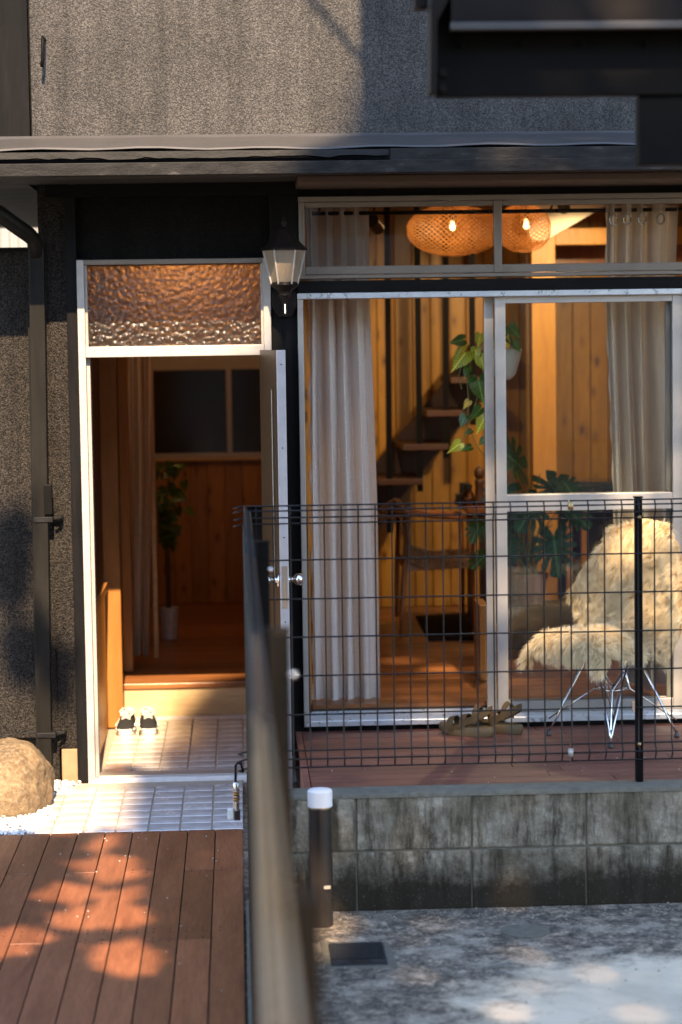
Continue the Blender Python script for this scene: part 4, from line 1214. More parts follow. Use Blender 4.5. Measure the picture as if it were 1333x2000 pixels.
# ============================================================ curtains
def curtain(name, label, x_keys, Y, z0, z1, n_fold, amp, mat, grommet=False, wav=0, seed=0, hem=True):
    """x_keys: (z, x0, x1) from the bottom up; folds run vertically"""
    r = random.Random(seed)
    t = thing(name, label, 'curtain', ((x_keys[0][1] + x_keys[0][2])/2, Y, z0))
    NU, NV = 150, 46
    ph = [r.uniform(.6, 1.5) for _ in range(n_fold*2)]
    cum = [0]
    for v in ph: cum.append(cum[-1] + v)
    P = []
    for j in range(NV+1):
        z = z0 + (z1 - z0) * j / NV
        for (a, *va), (b, *vb) in zip(x_keys[:-1], x_keys[1:]):
            if z <= b + 1e-6: break
        q = (z - a)/(b - a) if b > a else 0
        xa_ = va[0] + (vb[0]-va[0])*q; xb_ = va[1] + (vb[1]-va[1])*q
        row = []
        for i in range(NU+1):
            u = i/NU; s = u*cum[-1]
            k = max(0, min(len(ph)-1, next((m for m in range(len(ph)) if cum[m+1] >= s - 1e-9), len(ph)-1)))
            loc = (s - cum[k])/ph[k]
            sg_ = 1 if k % 2 else -1
            y = Y + sg_*amp*math.sin(math.pi*loc)*(.75+.25*ph[k])
            y += .010*math.sin(z*4 + u*9 + seed)
            x = xa_ + (xb_-xa_)*(u + .010*math.sin(2*math.pi*s + z*2.0))
            zz = z + (.010*math.sin(u*17+seed) + .006*math.sin(u*41) if j == 0 else 0)
            row.append((x, y, zz))
        P.append(row)
    o = MB().grid(P).build('cloth', mat, t, smooth=True, recalc=False)
    if hem:
        hm = []
        for j in (0, 1, 2): hm.append([(x, y - .0035, z + .004) for x, y, z in P[j]])
        MB().grid(hm).build('hem', mat, t, smooth=True, recalc=False)
    # selvedge ruffle down one side
    rf = []
    for j in range(0, NV+1):
        x, y, z = P[j][0]
        rf.append([(x - .004 + .004*math.sin(z*31), y - .012 + .004*math.sin(z*17), z), (x + .006 + .003*math.sin(z*23), y - .020, z), (x + .014, y - .012, z)])
    MB().grid(rf).build('selvedge', mat, t, smooth=True, recalc=False)
    if grommet:
        for i in range(n_fold):
            s = (cum[2*i] + cum[2*i+1]) / 2 / cum[-1]
            row = P[-2]; x, y, z = row[min(NU, int(s*NU))]
            mb = MB(); c = Vector((x, y, z - .02))
            pts = [c + Vector((0, math.cos(a)*.002, 0)) + Vector((math.cos(a)*.018, 0, math.sin(a)*.024)) for a in [2*math.pi*k/16 for k in range(17)]]
            mb.tube(pts, .004, 6).build('eyelet', M['nickel'], t, smooth=True)
    return t
CY = 10.26
zc_top = Z_(900, 403, CY)
xk = lambda x, y: X_(x, y, CY)
curtain('linen_curtain', 'pale linen curtain gathered at the left side of the tall window opening', [(Z_(675,1370,CY), xk(612,1370), xk(744,1370)), (Z_(675,1000,CY), xk(608,1000), xk(737,1000)), (Z_(665,600,CY), xk(606,600), xk(722,600)), (zc_top, xk(600,420), xk(722,420))], CY, Z_(675,1370,CY), zc_top, 4, .032, M['linen'], seed=1)
CY2 = 10.24
curtain('linen_curtain', 'pale linen curtain behind the right hand window pane beside the sheepskin chair', [(RZ + .03, xk(1212,1370), xk(1335,1370)), (Z_(1250,950,CY2), xk(1196,950), xk(1322,950)), (Z_(1250,600,CY2), xk(1184,600), xk(1314,600)), (Z_(900,403,CY2), xk(1186,410), xk(1322,410))], CY2, RZ + .03, Z_(1250,400,CY2), 4, .050, M['linen'], grommet=True, seed=4)
rodz = Z_(900, 414, 10.25)
cr = thing('curtain_rod', 'thin black curtain rod running across the top of the tall window', 'curtain rod', (1.2, 10.3, rodz))
MB().tube([(.345, 10.25, rodz), (2.85, 10.25, rodz)], .0095, 10).build('rod', M['black_plastic'], cr, smooth=True)
for x in (.40, X_(1078,410,10.2), 2.6):
    MB().tube([(x, 10.25, rodz), (x, 10.19, rodz + .02), (x, 10.165, rodz + .03)], .006, 8).build('bracket', M['black_plastic'], cr, smooth=True)
HY = 12.45
curtain('hall_curtain', 'beige linen curtain hanging by the hallway wall inside the open door', [(Z_(268,1280,HY), X_(244,1280,HY), X_(292,1280,HY)), (Z_(268,900,HY), X_(238,900,HY), X_(298,900,HY)), (2.4, X_(234,650,HY), X_(300,650,HY))], HY, Z_(268,1280,HY), 2.4, 3, .035, M['linen_hall'], seed=9)
tag(MB().box(X_(294,900,12.6), X_(303,900,12.6), 12.58, 12.62, HZ, 2.6).build('curtain_pole', M['ply'], None, bevel=.002), 'slim pale wooden upright next to the hallway curtain', 'pole')

# ---- hall window
YH = 15.17
h0, h1 = X_(303, 800, YH), .262
hwin = thing('hall_window', 'dark two pane window with aluminium frame at the end of the hallway', 'window', ((h0+h1)/2, YH, 1.6))
MB().box(-.68, h1, YH, YH + .018, Z_(400,722,YH), Z_(400,560,YH)).build('lit_top_glass', plain('pale_lit_glass', (.40,.37,.33), .8), hwin)  # lit strip of window glass, its brightness given as pale colour
MB().box(-.68, h1, YH + .004, YH + .012, Z_(400,888,YH), Z_(400,722.5,YH)).build('pane', M['glass_dark'], hwin)
MB().box(X_(443,800,YH), X_(453,800,YH), YH - .02, YH + .003, Z_(400,884,YH), Z_(400,700,YH)).build('mullion', M['alu'], hwin, bevel=.002)
MB().box(-.68, h1, YH - .022, YH + .014, Z_(400,893,YH), Z_(400,885,YH)).build('rail', M['alu'], hwin, bevel=.002)
MB().box(-.68, h1, YH - .035, YH + .014, Z_(400,899,YH), Z_(400,893.5,YH)).build('sill', M['ply'], hwin, bevel=.002)
c = at(442, 778, YH - .03); MB().box(c.x-.012, c.x+.004, c.y, c.y+.012, c.z-.03, c.z+.03).build('catch', M['black_plastic'], hwin)

# ---- hall lamp above the obscured transom
lm = at(352, 545, 11.5)
lamp1 = thing('hall_lamp', 'lit round ceiling lamp glowing behind the pebbled glass over the door', 'ceiling lamp', (lm.x, 11.5, 2.88))
MB().lathe(lm.x, 11.5, [(.04, 2.879), (.04, 2.86), (.008, 2.855), (.008, 2.66)], 12).build('stem', M['dark_metal'], lamp1)
MB().lathe(lm.x, 11.5, [(.001, 2.50), (.035, 2.51), (.06, 2.55), (.06, 2.60), (.035, 2.65), (.01, 2.665)], 20).build('globe', M['globe'], lamp1, smooth=True)
ld = bpy.data.lights.new('hall_light', 'POINT'); ld.energy = 2.6; ld.color = (1,.58,.26); ld.shadow_soft_size = .05
lo = bpy.data.objects.new('hall_light', ld); COL.objects.link(lo); lo.location = (lm.x, 13.4, 2.6); lo['label'] = 'light'  # kept apart from the globe, deeper in, to brighten the end wall

# ============================================================ woven pendant lamp
PY = 11.7
p0 = at(935, 446, PY)
pend = thing('pendant_lamp', 'lit woven bamboo pendant lamp of two joined lobes behind the transom window', 'pendant lamp', tuple(p0))
exs = PY / F
def prf(x):   # x in px from 797 to 1075
    a = max(0, 1 - ((x - 882)/88)**2); b = max(0, 1 - ((x - 1026)/51)**2)
    r1 = 50*a**.5; r2 = 47*b**.5
    if 925 < x < 1010: base = 30
    else: base = 0
    return max(1.0, (r1**4 + r2**4 + base**4)**.25)
def Pp(x, th, k=1.0):
    c = at(x, 446 + (4 if x < 960 else 0), PY); r = prf(x)*exs*k
    return Vector((c.x, PY + r*math.cos(th), c.z + r*math.sin(th)))
rb_ = MB(); nR = 30
xsq = []
for i in range(71):
    t = i/70; xsq.append(796 + 279*(.5 - .5*math.cos(math.pi*t)) if 0 else 796 + 279*t)
for sgn in (1, -1):
    for kx in range(nR):
        ph = 2*math.pi*kx/nR; pts = []
        for x in xsq: pts.append(Pp(x, ph + sgn*(x-796)/279*5.2, 1 + sgn*.008))
        vs = []; fs = []
        for i, p in enumerate(pts):
            d = (pts[min(i+1,70)] - pts[max(i-1,0)]).normalized(); c = Vector((p.x, PY, p0.z)); nrm = (p - c).normalized()
            s_ = d.cross(nrm).normalized()*.0021
            vs += [p - s_, p + s_]
        for i in range(70): fs.append((2*i, 2*i+1, 2*i+3, 2*i+2))
        rb_.add(vs, fs)
rb_.build('woven_shade', M['bamboo'], pend, recalc=False, kind='stuff')
for x, yy_ in ((884, 446), (1028, 443)):
    c = at(x, yy_, PY)
    MB().lathe(c.x, PY, [(.001, c.z-.014), (.012, c.z-.010), (.017, c.z), (.014, c.z+.018), (.012, c.z+.04), (.001, c.z+.045)], 14).build('bulb', M['filament'], pend, smooth=True)
    MB().lathe(c.x, PY, [(.014, c.z+.046), (.014, c.z+.09), (.004, c.z+.095), (.004, 2.879)], 10).build('cord', M['black_plastic'], pend)
    ld = bpy.data.lights.new('pendant_light', 'POINT'); ld.energy = 0.7; ld.color = (1,.62,.30); ld.shadow_soft_size = .004
    lo = bpy.data.objects.new('pendant_light', ld); COL.objects.link(lo); lo.location = (c.x, PY - .05, c.z)
# ceiling spots: the first shows by the curtain, the other two are added light
def spot(px, py, Y, tgt, en, size, label, blend=.25):
    c = at(px, py, Y)
    t = thing('track_spotlight', label, 'spotlight', (c.x, Y, 2.88))
    d = (Vector(tgt) - c).normalized()
    MB().tube([c - d*.05, c + d*.05], .034, 16).build('head', M['black_plastic'], t, autosmooth=40)
    MB().tube([c - d*.01, (c.x, Y, 2.879)], .007, 8).build('stem', M['black_plastic'], t)
    ld = bpy.data.lights.new('spot_beam', 'SPOT'); ld.energy = en; ld.color = (1,.70,.38); ld.spot_size = R(size); ld.spot_blend = blend; ld.shadow_soft_size = .025
    o = bpy.data.objects.new('spot_beam', ld); COL.objects.link(o); o.location = c + d*.056; o.rotation_mode = 'QUATERNION'; o.rotation_quaternion = d.to_track_quat('-Z','Y')
spot(733, 438, 10.9, (1.9, 13.8, 1.4), 16, 62, 'small black ceiling spotlight hanging near the left curtain')
spot(1190, 380, 11.6, (1.95, 13.8, 1.0), 42, 80, 'added ceiling spotlight that brightens the right pine wall')
spot(1100, 398, 12.2, (1.9, 10.24, 1.2), 30, 75, 'added ceiling spotlight that brightens the right curtain')

# ============================================================ stair
st_ = thing('staircase', 'dark oiled wooden open stair hung from black steel bars by the pine wall', 'staircase', (1.2, 13.2, RZ))
SY = 13.0
sy2 = 13.62
mb = MB().prism([(X_(700,945,sy2), Z_(700,945,sy2)), (X_(960,636,sy2), Z_(960,636,sy2)), (X_(960,755,sy2), Z_(960,755,sy2)), (X_(700,1075,sy2), Z_(700,1075,sy2))], sy2, sy2 + .04)
mb.build('stringer', M['stair'], st_, bevel=.003)
tr = [(738,826,942), (786,877,874), (833,906,808), (880,955,743), (928,1002,680), (690,778,1009)]
for x0, x1, y in tr:
    a = at(x0, y, SY); b = at(x1, y, SY)
    MB().box(a.x, b.x, SY - .02, sy2 + .01, a.z - .018, a.z + .018).build('tread', M['stair'], st_, bevel=.004)
for xt_, xb_, yb in ((756,762,1040), (814,821,960), (870,872,895), (921,924,830), (974,978,762)):
    a = at(xt_, 400, SY); b = at(xb_, yb, SY)
    MB().bar(a, b, .010, .036, (0,1,0)).build('hanger_bar', M['dark_metal'], st_) if False else MB().bar(a, b, .036, .012, (0,1,0)).build('hanger_bar', M['dark_metal'], st_)
# big planed column and the beam above
tag(MB().box(X_(1041,800,12.9), X_(1087,800,12.9), 12.9, 13.05, RZ, 2.87).build('timber_column', M['column'], None, bevel=.004), 'broad smooth orange timber column against the knotty pine wall', 'column')
tag(MB().box(X_(1087,800,12.95), 2.88, 12.96, 13.04, Z_(1140,478,12.96), Z_(1140,445,12.96)).build('timber_beam', M['column'], None, bevel=.004), 'orange timber beam crossing above the right curtain', 'beam')
tag(MB().box(X_(1085,500,13.4), 2.88, 13.5, 13.56, Z_(1140,522,13.5), Z_(1140,474,13.5)).build('air_panel', M['teak'], None, bevel=.004), 'reddish slatted wooden panel high on the pine wall', 'panel')
# sloping underside of the upper flight, cream
up = MB().prism([(X_(1065,470,12.6), Z_(1065,470,12.6)), (X_(1190,398,12.6), Z_(1190,398,12.6)), (X_(1190,398,12.6), 2.87), (X_(1000,398,12.6), 2.87), (X_(1040,470,12.6), Z_(1040,470,12.6))], 12.6, 12.7)
tag(up.build('sloped_bulkhead', M['ceiling'], None), 'cream sloped bulkhead under the ceiling right of the pendant lamp', 'bulkhead')

# ============================================================ dining chair, table, things on it
DY = 12.45
dc = at(850, 1245, DY); dc.z = RZ
dch = thing('dining_chair', 'teak dining chair with a brown fleece seat pad beside the table', 'chair', (X_(840,1200,DY), DY, RZ))
def pt(x, y, dy=0): return at(x, y, DY + dy)
def leg(pts, r): return MB().tube(pts, r, 10).build('leg', M['teak'], dch, smooth=True)
leg([pt(783,1245,-.22), pt(786,1180,-.21), pt(793,1080,-.2), pt(797,1010,-.2)], [.010,.014,.018,.014])
leg([pt(925,1240,-.1), pt(922,1150,-.1), pt(917,1020,-.1)], [.010,.016,.014])
leg([pt(775,1205,.25), pt(776,1100,.25), pt(778,1010,.25)], [.010,.015,.013])
leg([pt(905,1200,.28), pt(904,1100,.28), pt(900,1005,.28)], [.010,.015,.013])
MB().bar(pt(792,1108,-.2), pt(920,1100,-.1), .022, .045).build('seat_rail', M['teak'], dch, bevel=.004)
MB().bar(pt(778,1090,.25), pt(903,1085,.28), .022, .04).build('seat_rail', M['teak'], dch, bevel=.004)
MB().bar(pt(793,1104,-.2), pt(778,1090,.25), .022, .04).build('seat_rail', M['teak'], dch, bevel=.004)
MB().bar(pt(919,1098,-.1), pt(903,1085,.28), .022, .04).build('seat_rail', M['teak'], dch, bevel=.004)
MB().box(pt(797,1090).x, pt(912,1090).x, DY - .16, DY + .25, pt(850,1090).z, pt(850,1090).z + .02).build('seat', M['teak'], dch, bevel=.006)
MB().tube([pt(745,1002,-.1), pt(757,992,-.19), pt(797,1000,-.21), pt(850,1008,-.2), pt(905,1012,-.13), pt(921,1010,-.08)], [.014,.016,.018,.016,.014,.010], 10).build('armrest', M['teak'], dch, smooth=True)
MB().tube([pt(752,1003,.25), pt(800,1000,.27), pt(902,1004,.28)], .014, 10).build('armrest', M['teak'], dch, smooth=True)
MB().grid([[pt(x, y, d) for x, y, d in ((748,1028,-.16),(743,1035,.0),(750,1028,.22))], [pt(x, y, d) for x, y, d in ((750,985,-.18),(744,985,.0),(752,985,.25))]]).build('backrest', M['teak'], dch, recalc=False)
# fleece over chair: back roll and seat pad
GP = np.zeros((21, 25, 3))
fk = [(0,748,1030,-.20),(.15,752,990,-.22),(.3,775,976,-.10),(.45,790,1000,.0),(.6,800,1065,.0),(.75,835,1078,.0),(1.0,918,1075,.0)]
for i in range(21):
    _, = (0,); x_, y_, d_ = interp([(k[0], *k[1:]) for k in fk], i/20)
    for j in range(25):
        t = -1 + j/12
        c = pt(x_, y_, d_*0 + t*.24)
        dzz = -.035*t*t if i > 11 else 0
        if i > 11 and j < 5: dzz -= (5-j)*.012
        GP[i, j] = (c.x, c.y, c.z + dzz)
fl_ = thing('fleece_throw', 'brown fleece throw over the back and seat of the dining chair', 'fleece', (X_(840,1050,DY), DY, Z_(840,1050,DY)))
MB().grid([[tuple(GP[i,j]) for j in range(25)] for i in range(21)]).build('fleece', M['fur_dark'] if False else plain('brown_fleece_backing', (.34,.20,.10), .9), fl_, smooth=True, recalc=False)
strands('wool', M['fur_dark'], fl_, GP, 9000, .018, 1, .003, seed=8, grav=.2)
strands('wool', M['fur_dark'], fl_, GP, 9000, .018, -1, .003, seed=9, grav=.2)

TY = 12.5
tbz = Z_(925, 985, TY)
tab = thing('dining_table', 'wooden table edge half hidden behind the sliding door stile', 'table', (X_(960,1000,TY), TY, RZ))
tx0 = X_(903, 985, TY); tx1 = X_(1010, 985, TY)
MB().box(tx0, tx1, TY - .3, TY + .45, tbz - .03, tbz).build('table_top', M['teak'], tab, bevel=.005)
for x in (tx0 + .09, tx1 - .06):
    for y in (TY - .26, TY + .4):
        MB().box(x - .022, x + .022, y - .02, y + .02, RZ, tbz - .031).build('leg', M['stair'], tab, bevel=.004)
MB().box(tx0 + .05, tx1 - .05, TY - .25, TY - .23, tbz - .10, tbz - .031).build('apron', M['teak'], tab)
c = at(937, 982, TY - .1)
pm = thing('pepper_mill', 'tall dark turned wooden pepper mill on the table', 'pepper mill', (c.x, c.y, tbz))
e = TY / F
MB().lathe(c.x, c.y, [(12*e, tbz), (12*e, tbz+10*e), (9*e, tbz+22*e), (8*e, tbz+38*e), (10*e, tbz+48*e), (7*e, tbz+52*e)], 20).build('body', M['stair'], pm, smooth=True)
MB().lathe(c.x, c.y, [(7*e, tbz+53*e), (9.5*e, tbz+58*e), (10*e, tbz+68*e), (6*e, tbz+74*e), (1*e, tbz+76*e)], 20).build('head', M['stair'], pm, smooth=True)
MB().lathe(c.x, c.y, [(2*e, tbz+76*e), (2.6*e, tbz+78*e), (.5*e, tbz+80*e)], 10).build('knob', M['nickel'], pm, smooth=True)
c = at(915, 982, TY - .12)
jr = thing('glass_jar', 'small glass jar with a dark lid next to the pepper mill', 'jar', (c.x, c.y, tbz))
MB().lathe(c.x, c.y, [(10*e, tbz+.001), (11*e, tbz+3*e), (11*e, tbz+24*e), (7*e, tbz+30*e), (7*e, tbz+33*e)], 18, caps=False).build('glass', M['jar'], jr, smooth=True)
MB().lathe(c.x, c.y, [(9.5*e, tbz+.002), (9.5*e, tbz+15*e)], 18).build('spice', plain('pale_spice', (.32,.2,.12), .9), jr)
MB().lathe(c.x, c.y, [(8*e, tbz+33*e), (8*e, tbz+42*e)], 18).build('lid', M['black_plastic'], jr)
c = at(903, 982, TY + .02)
cg = thing('coffee_grinder', 'black boxy coffee grinder standing left of the glass jar', 'grinder', (c.x, c.y, tbz))
MB().box(c.x-.035, c.x+.03, c.y-.03, c.y+.04, tbz, tbz+.06).build('base', M['black_plastic'], cg, bevel=.004)
MB().box(c.x-.012, c.x+.045, c.y-.02, c.y+.035, tbz+.061, tbz+.125).build('hopper', M['black_plastic'], cg, bevel=.004)
# rug
q = [atz(812,1205,RZ+.001), atz(930,1198,RZ+.001), atz(935,1250,RZ+.001), atz(838,1252,RZ+.001)]
tag(MB().prismz([(p.x, p.y) for p in q], RZ + .001, RZ + .010).build('rug', M['rug'], None), 'small black rug under the dining chair', 'rug')
# upright board near the sliding door
tag(MB().box(X_(937,1300,10.75), X_(948,1300,10.75) + .02, 10.72, 11.0, RZ, Z_(943,1181,10.75)).build('low_cabinet_side', M['casing'], None, bevel=.003), 'orange wooden board end just inside the sliding door stile', 'board')

# sideboard with black player at the right
SB = 12.9
sbt = Z_(1150, 966, SB)
sbd = thing('sideboard', 'dim wooden sideboard behind the right hand glass door', 'sideboard', (X_(1160,1000,SB), SB, RZ))
sx0, sx1 = X_(1098, 1000, SB), X_(1290, 1000, SB)
MB().box(sx0, sx1, SB - .05, SB + .38, sbt - .03, sbt).build('top', M['stair'], sbd, bevel=.004)
MB().box(sx0 + .03, sx1, SB + .34, SB + .36, RZ + .1, sbt - .031).build('back_panel', M['stair'], sbd)
for x in (sx0 + .02, sx0 + .11, sx1 - .05):
    MB().box(x, x + .035, SB - .04, SB, RZ, sbt - .031).build('leg', M['casing'], sbd, bevel=.003)
MB().box(sx0 + .03, sx1 - .02, SB - .03, SB + .33, RZ + .35, RZ + .37).build('shelf', M['stair'], sbd)
c = at(1150, 955, SB)
pl = thing('record_player', 'flat black audio box lying on the sideboard', 'player', (c.x, SB + .15, sbt))
MB().box(X_(1112,950,SB), X_(1215,950,SB), SB, SB + .32, sbt + .006, sbt + .058).build('case', M['black_plastic'], pl, bevel=.004)
MB().box(X_(1112,950,SB)+.005, X_(1215,950,SB), SB+.005, SB + .315, sbt + .059, sbt + .075).build('lid', M['glass_dark'], pl, bevel=.003)
for x in (1122, 1200): MB().lathe(X_(x,950,SB), SB+.05, [(.012, sbt), (.012, sbt+.0055)], 10).build('foot', M['black_plastic'], pl)
MB().tube([at(1158,958,SB-.004), at(1158,958,SB+.0005)], .006, 10).build('indicator', M['nickel'], pl)

# ============================================================ plants
def outline_heart(L_, W_, n=30):
    o = []
    for i in range(n):
        t = 2*math.pi*i/n
        x = 16*math.sin(t)**3/16; y = (13*math.cos(t) - 5*math.cos(2*t) - 2*math.cos(3*t) - math.cos(4*t))
        o.append((x*W_/2, (5 - y)/22*L_))
    return o      # y from base notch to tip (0 .. L)
def leaf_mesh(outl, Lf, fold=.25, droop=.4, rip=.0):
    tri = tessellate_polygon([[Vector((x, y, 0)) for x, y in outl]])
    bm = bmesh.new(); vs = [bm.verts.new((x, y, 0)) for x, y in outl]
    for t in tri:
        try: bm.faces.new([vs[i] for i in t])
        except Exception: pass
    bmesh.ops.subdivide_edges(bm, edges=bm.edges[:], cuts=1, use_grid_fill=False)
    for v in bm.verts:
        x, y = v.co.x, v.co.y
        v.co.z = fold*abs(x) - droop*(y/Lf)**2*Lf*.5 + rip*math.sin(y/Lf*14)*abs(x)
    me = bpy.data.meshes.new('leaf'); bm.to_mesh(me); bm.free()
    me.polygons.foreach_set('use_smooth', [True]*len(me.polygons)); return me
def put_leaf(parent, pos, direction, normal, me, mat, sc=1, name='leaf'):
    m2 = me if me.materials and me.materials[0] == mat else me.copy()
    if not m2.materials: m2.materials.append(mat)
    else: m2.materials[0] = mat
    y = Vector(direction).normalized(); n_ = Vector(normal); n_ = (n_ - y*n_.dot(y)).normalized(); x = y.cross(n_)
    rot = Matrix((x, y, n_)).transposed().to_euler()
    return piece(name, m2, parent, pos, rot=rot, sc=(sc, sc, sc))
GY = 10.75
pp = at(985, 715, GY)
poth = thing('hanging_pothos', 'trailing variegated pothos in a hanging white pot behind the door stiles', 'plant', tuple(pp))
MB().lathe(pp.x, GY, [(.030, Z_(970,742,GY)), (.055, Z_(970,732,GY)), (.078, Z_(970,704,GY)), (.088, Z_(970,682,GY)), (.080, Z_(970,682,GY)), (.07, Z_(970,690,GY))], 28).build('pot', M['white_pot'], poth, smooth=True)
MB().lathe(pp.x, GY, [(.075, Z_(970,688,GY)), (.001, Z_(970,686,GY))], 20).build('soil', M['soil'], poth)
for a in (0, 2.1, 4.2):
    MB().tube([(pp.x + .085*math.cos(a), GY + .085*math.sin(a), Z_(970,684,GY)), (pp.x - .03, GY, 2.45), (pp.x - .03, GY, 2.87)], .0018, 5).build('hanger_cord', M['stem'], poth)
gx = lambda x, y, d=0: at(x, y, GY + d)
vines = [[(975,682),(950,672),(925,680),(905,672),(890,660)], [(960,684),(938,690),(920,705),(913,745),(916,790),(912,825),(922,850),(935,875),(948,893)],
         [(965,684),(945,715),(938,760),(925,800),(912,835),(905,860),(893,870)], [(955,682),(930,676),(905,700),(896,735),(902,760)]]
vm = MB()
for v in vines: vm.tube([gx(x, y, -.07 + .02*math.sin(i)) for i, (x, y) in enumerate(v)], .0028, 6)
vm.build('vine', M['stem'], poth, smooth=True)
hl_me = leaf_mesh(outline_heart(1, .82), 1, .22, .35)
lv = [ # base x,y, tip x,y, material, scale mult
 (903,664,875,671,'pothos_d'), (938,656,934,680,'pothos'), (905,676,892,696,'pothos_y'), (930,684,930,711,'pothos'), (908,692,880,728,'pothos'),
 (925,738,910,748,'pothos_d'), (936,745,945,795,'pothos_d'), (938,800,916,822,'pothos_d'), (946,818,930,850,'pothos'), (908,815,897,838,'pothos_d'),
 (896,868,874,886,'pothos'), (918,874,898,881,'pothos_d'), (920,842,908,850,'pothos_d'), (945,858,935,872,'pothos_d'), (955,654,968,672,'pothos_d'),
 (990,660,1005,676,'pothos_d'), (998,640,1020,662,'pothos_d'), (1005,668,1018,690,'pothos_d'), (988,672,994,650,'pothos_y'), (915,720,905,740,'pothos_d'), (940,700,948,730,'pothos'), (915,785,905,800,'pothos_y')]
cam_dir = Vector((0,-1,.15))
for i, (x0, y0, x1, y1, m_) in enumerate(lv):
    a = gx(x0, y0, -.09); b = gx(x1, y1, -.10); d_ = b - a; L_ = d_.length*.98
    nr = (cam_dir + Vector((random.uniform(-.5,.5), 0, random.uniform(-.2,.6)))).normalized()
    put_leaf(poth, a, d_, nr, hl_me, M[m_], L_)
# monstera
def monstera_outline(cuts=5):
    pts = []; n = 72
    for i in range(n):
        t = -math.pi + 2*math.pi*i/n               # 0 = tip
        base = .5*(1 + .18*math.cos(t)) 
        if abs(t) > 2.75: base *= .35 + .65*(math.pi - abs(t))/(math.pi-2.75)*.8
        s = abs(t)
        g = 0
        for c in (.45, .85, 1.25, 1.65, 2.1):
            g = max(g, math.exp(-((s-c)/.055)**2))
        r = base*(1 - .62*g)
        pts.append((r*math.sin(t)*.95, .42 + r*math.cos(t)*1.15))
    return pts
mo_me = leaf_mesh(monstera_outline(), 1, .12, .35)
MY = 11.9
mz = Z_(1035, 1178, MY)
mpl = thing('monstera_plant', 'potted monstera with large split leaves behind the lower glass pane', 'plant', (X_(1036,1178,MY), MY, mz))
mcx = X_(1036,1178,MY); ee = MY/F
MB().lathe(mcx, MY, [(26*ee, mz), (33*ee, mz+48*ee), (36*ee, mz+49*ee), (36*ee, mz+60*ee), (32*ee, mz+60*ee), (30*ee, mz+52*ee)], 28).build('pot', M['terracotta'], mpl, smooth=True, autosmooth=40)
MB().lathe(mcx, MY, [(31*ee, mz+54*ee), (.001, mz+56*ee)], 20).build('soil', M['soil'], mpl)
tag(MB().box(mcx-.16, mcx+.22, MY-.13, MY+.13, RZ, mz-.001).build('plant_stool', M['stair'], None, bevel=.004), 'low dark wooden stool carrying the monstera pot', 'stool')
mls = [(1030,928,1012,905,105), (1055,925,1080,950,90), (1000,935,985,960,75), (1090,930,1110,950,60), (1080,1025,1085,1085,85), (1000,1045,990,1090,55), (940,1015,930,1040,45), (1100,985,1125,1005,60), (1060,965,1035,1000,75), (955,1080,935,1095,45), (1015,1000,1000,1030,50), (1085,960,1110,985,60)]
ms = MB()
for i, (x0, y0, x1, y1, sz) in enumerate(mls):
    a = at(x0, y0, MY - .1 + .05*math.sin(i*2)); b = at(x1, y1, MY - .16 + .05*math.sin(i*2))
    s0 = Vector((mcx + random.uniform(-.05,.05), MY + random.uniform(-.04,.04), mz + 55*ee))
    mid = (s0 + a)/2 + Vector((0, .0, .09))
    ms.tube([s0, s0*.6 + mid*.4, mid, mid*.4 + a*.6, a], [.006,.006,.005,.004,.003], 6)
    put_leaf(mpl, a, b - a, Vector((random.uniform(-.5,.5), -1, random.uniform(.2,1.1))), mo_me, M['monstera'], sz*ee*1.1)
ms.build('stem', M['stem'], mpl, smooth=True)
# hallway plant
PYh = 13.4
hz = HZ
hp_ = thing('hallway_plant', 'dark leafy potted tree in a pale pot standing in the dim hallway', 'plant', (X_(333,1180,PYh), PYh, hz))
hx_ = X_(330, 1150, PYh); eh = PYh/F
MB().lathe(hx_, PYh, [(15*eh, hz), (19*eh, hz+70*eh*.9), (17*eh, hz+70*eh*.9), (16*eh, hz+66*eh*.85)], 24).build('pot', M['white_pot'], hp_, smooth=True, autosmooth=40)
MB().tube([(hx_, PYh, hz+.15), (X_(326,1060,PYh), PYh, Z_(326,1060,PYh)), (X_(322,1000,PYh), PYh, Z_(322,1000,PYh)), (X_(330,930,PYh), PYh, Z_(330,930,PYh))], [.016,.014,.011,.005], 8).build('trunk', M['bark'], hp_, smooth=True)
for i in range(70):
    px = random.gauss(334, 15); py = random.uniform(905, 1060); 
    if py > 1000: px = random.gauss(322, 8)
    a = at(px, py, PYh + random.uniform(-.1,.1)); d_ = Vector((random.uniform(-1,1), random.uniform(-1,.3), random.uniform(-1,.4)))
    put_leaf(hp_, a, d_, Vector((random.uniform(-1,1), -1, random.uniform(0,1))), hl_me, M['pothos_d'], random.uniform(.05,.085))

# ============================================================ steel balcony at the upper right (in front of the house)
BY = 6.05
sb = thing('steel_balcony', 'black steel balcony edge with end plate and bolts jutting in at the upper right', 'balcony', (2.2, BY, 0))
q = lambda x, y, d=0: at(x, y, BY + d)
xe = q(836, 120).x
zt1 = q(900, 62).z; zt0 = q(900, 190).z
MB().box(q(875,60).x, 4.2, BY - .10, BY - .02, q(900,66).z, q(900,-12).z).build('parapet_panel', M['steel_brown'], sb, bevel=.004)
MB().box(q(875,60).x - .004, 4.2, BY - .125, BY - .101, q(900,68).z - .004, q(900,56).z).build('lip', M['flashing'], sb, bevel=.003)
MB().box(xe + .018, 4.2, BY - .015, BY + .03, zt0, q(900,-12).z).build('fascia_beam', M['dark_metal'], sb, bevel=.003)
ep = [(q(834,190).x, q(834,190).z), (q(846,186).x, q(846,190).z), (q(848,52).x, q(848,52).z), (q(874,2).x, q(874,2).z), (q(880,-60).x, q(880,-60).z), (q(856,-60).x, q(880,-60).z), (q(836,18).x, q(836,18).z)]
MB().prism(ep, BY - .10, BY - .016).build('end_plate', M['steel_brown'], sb, bevel=.002)
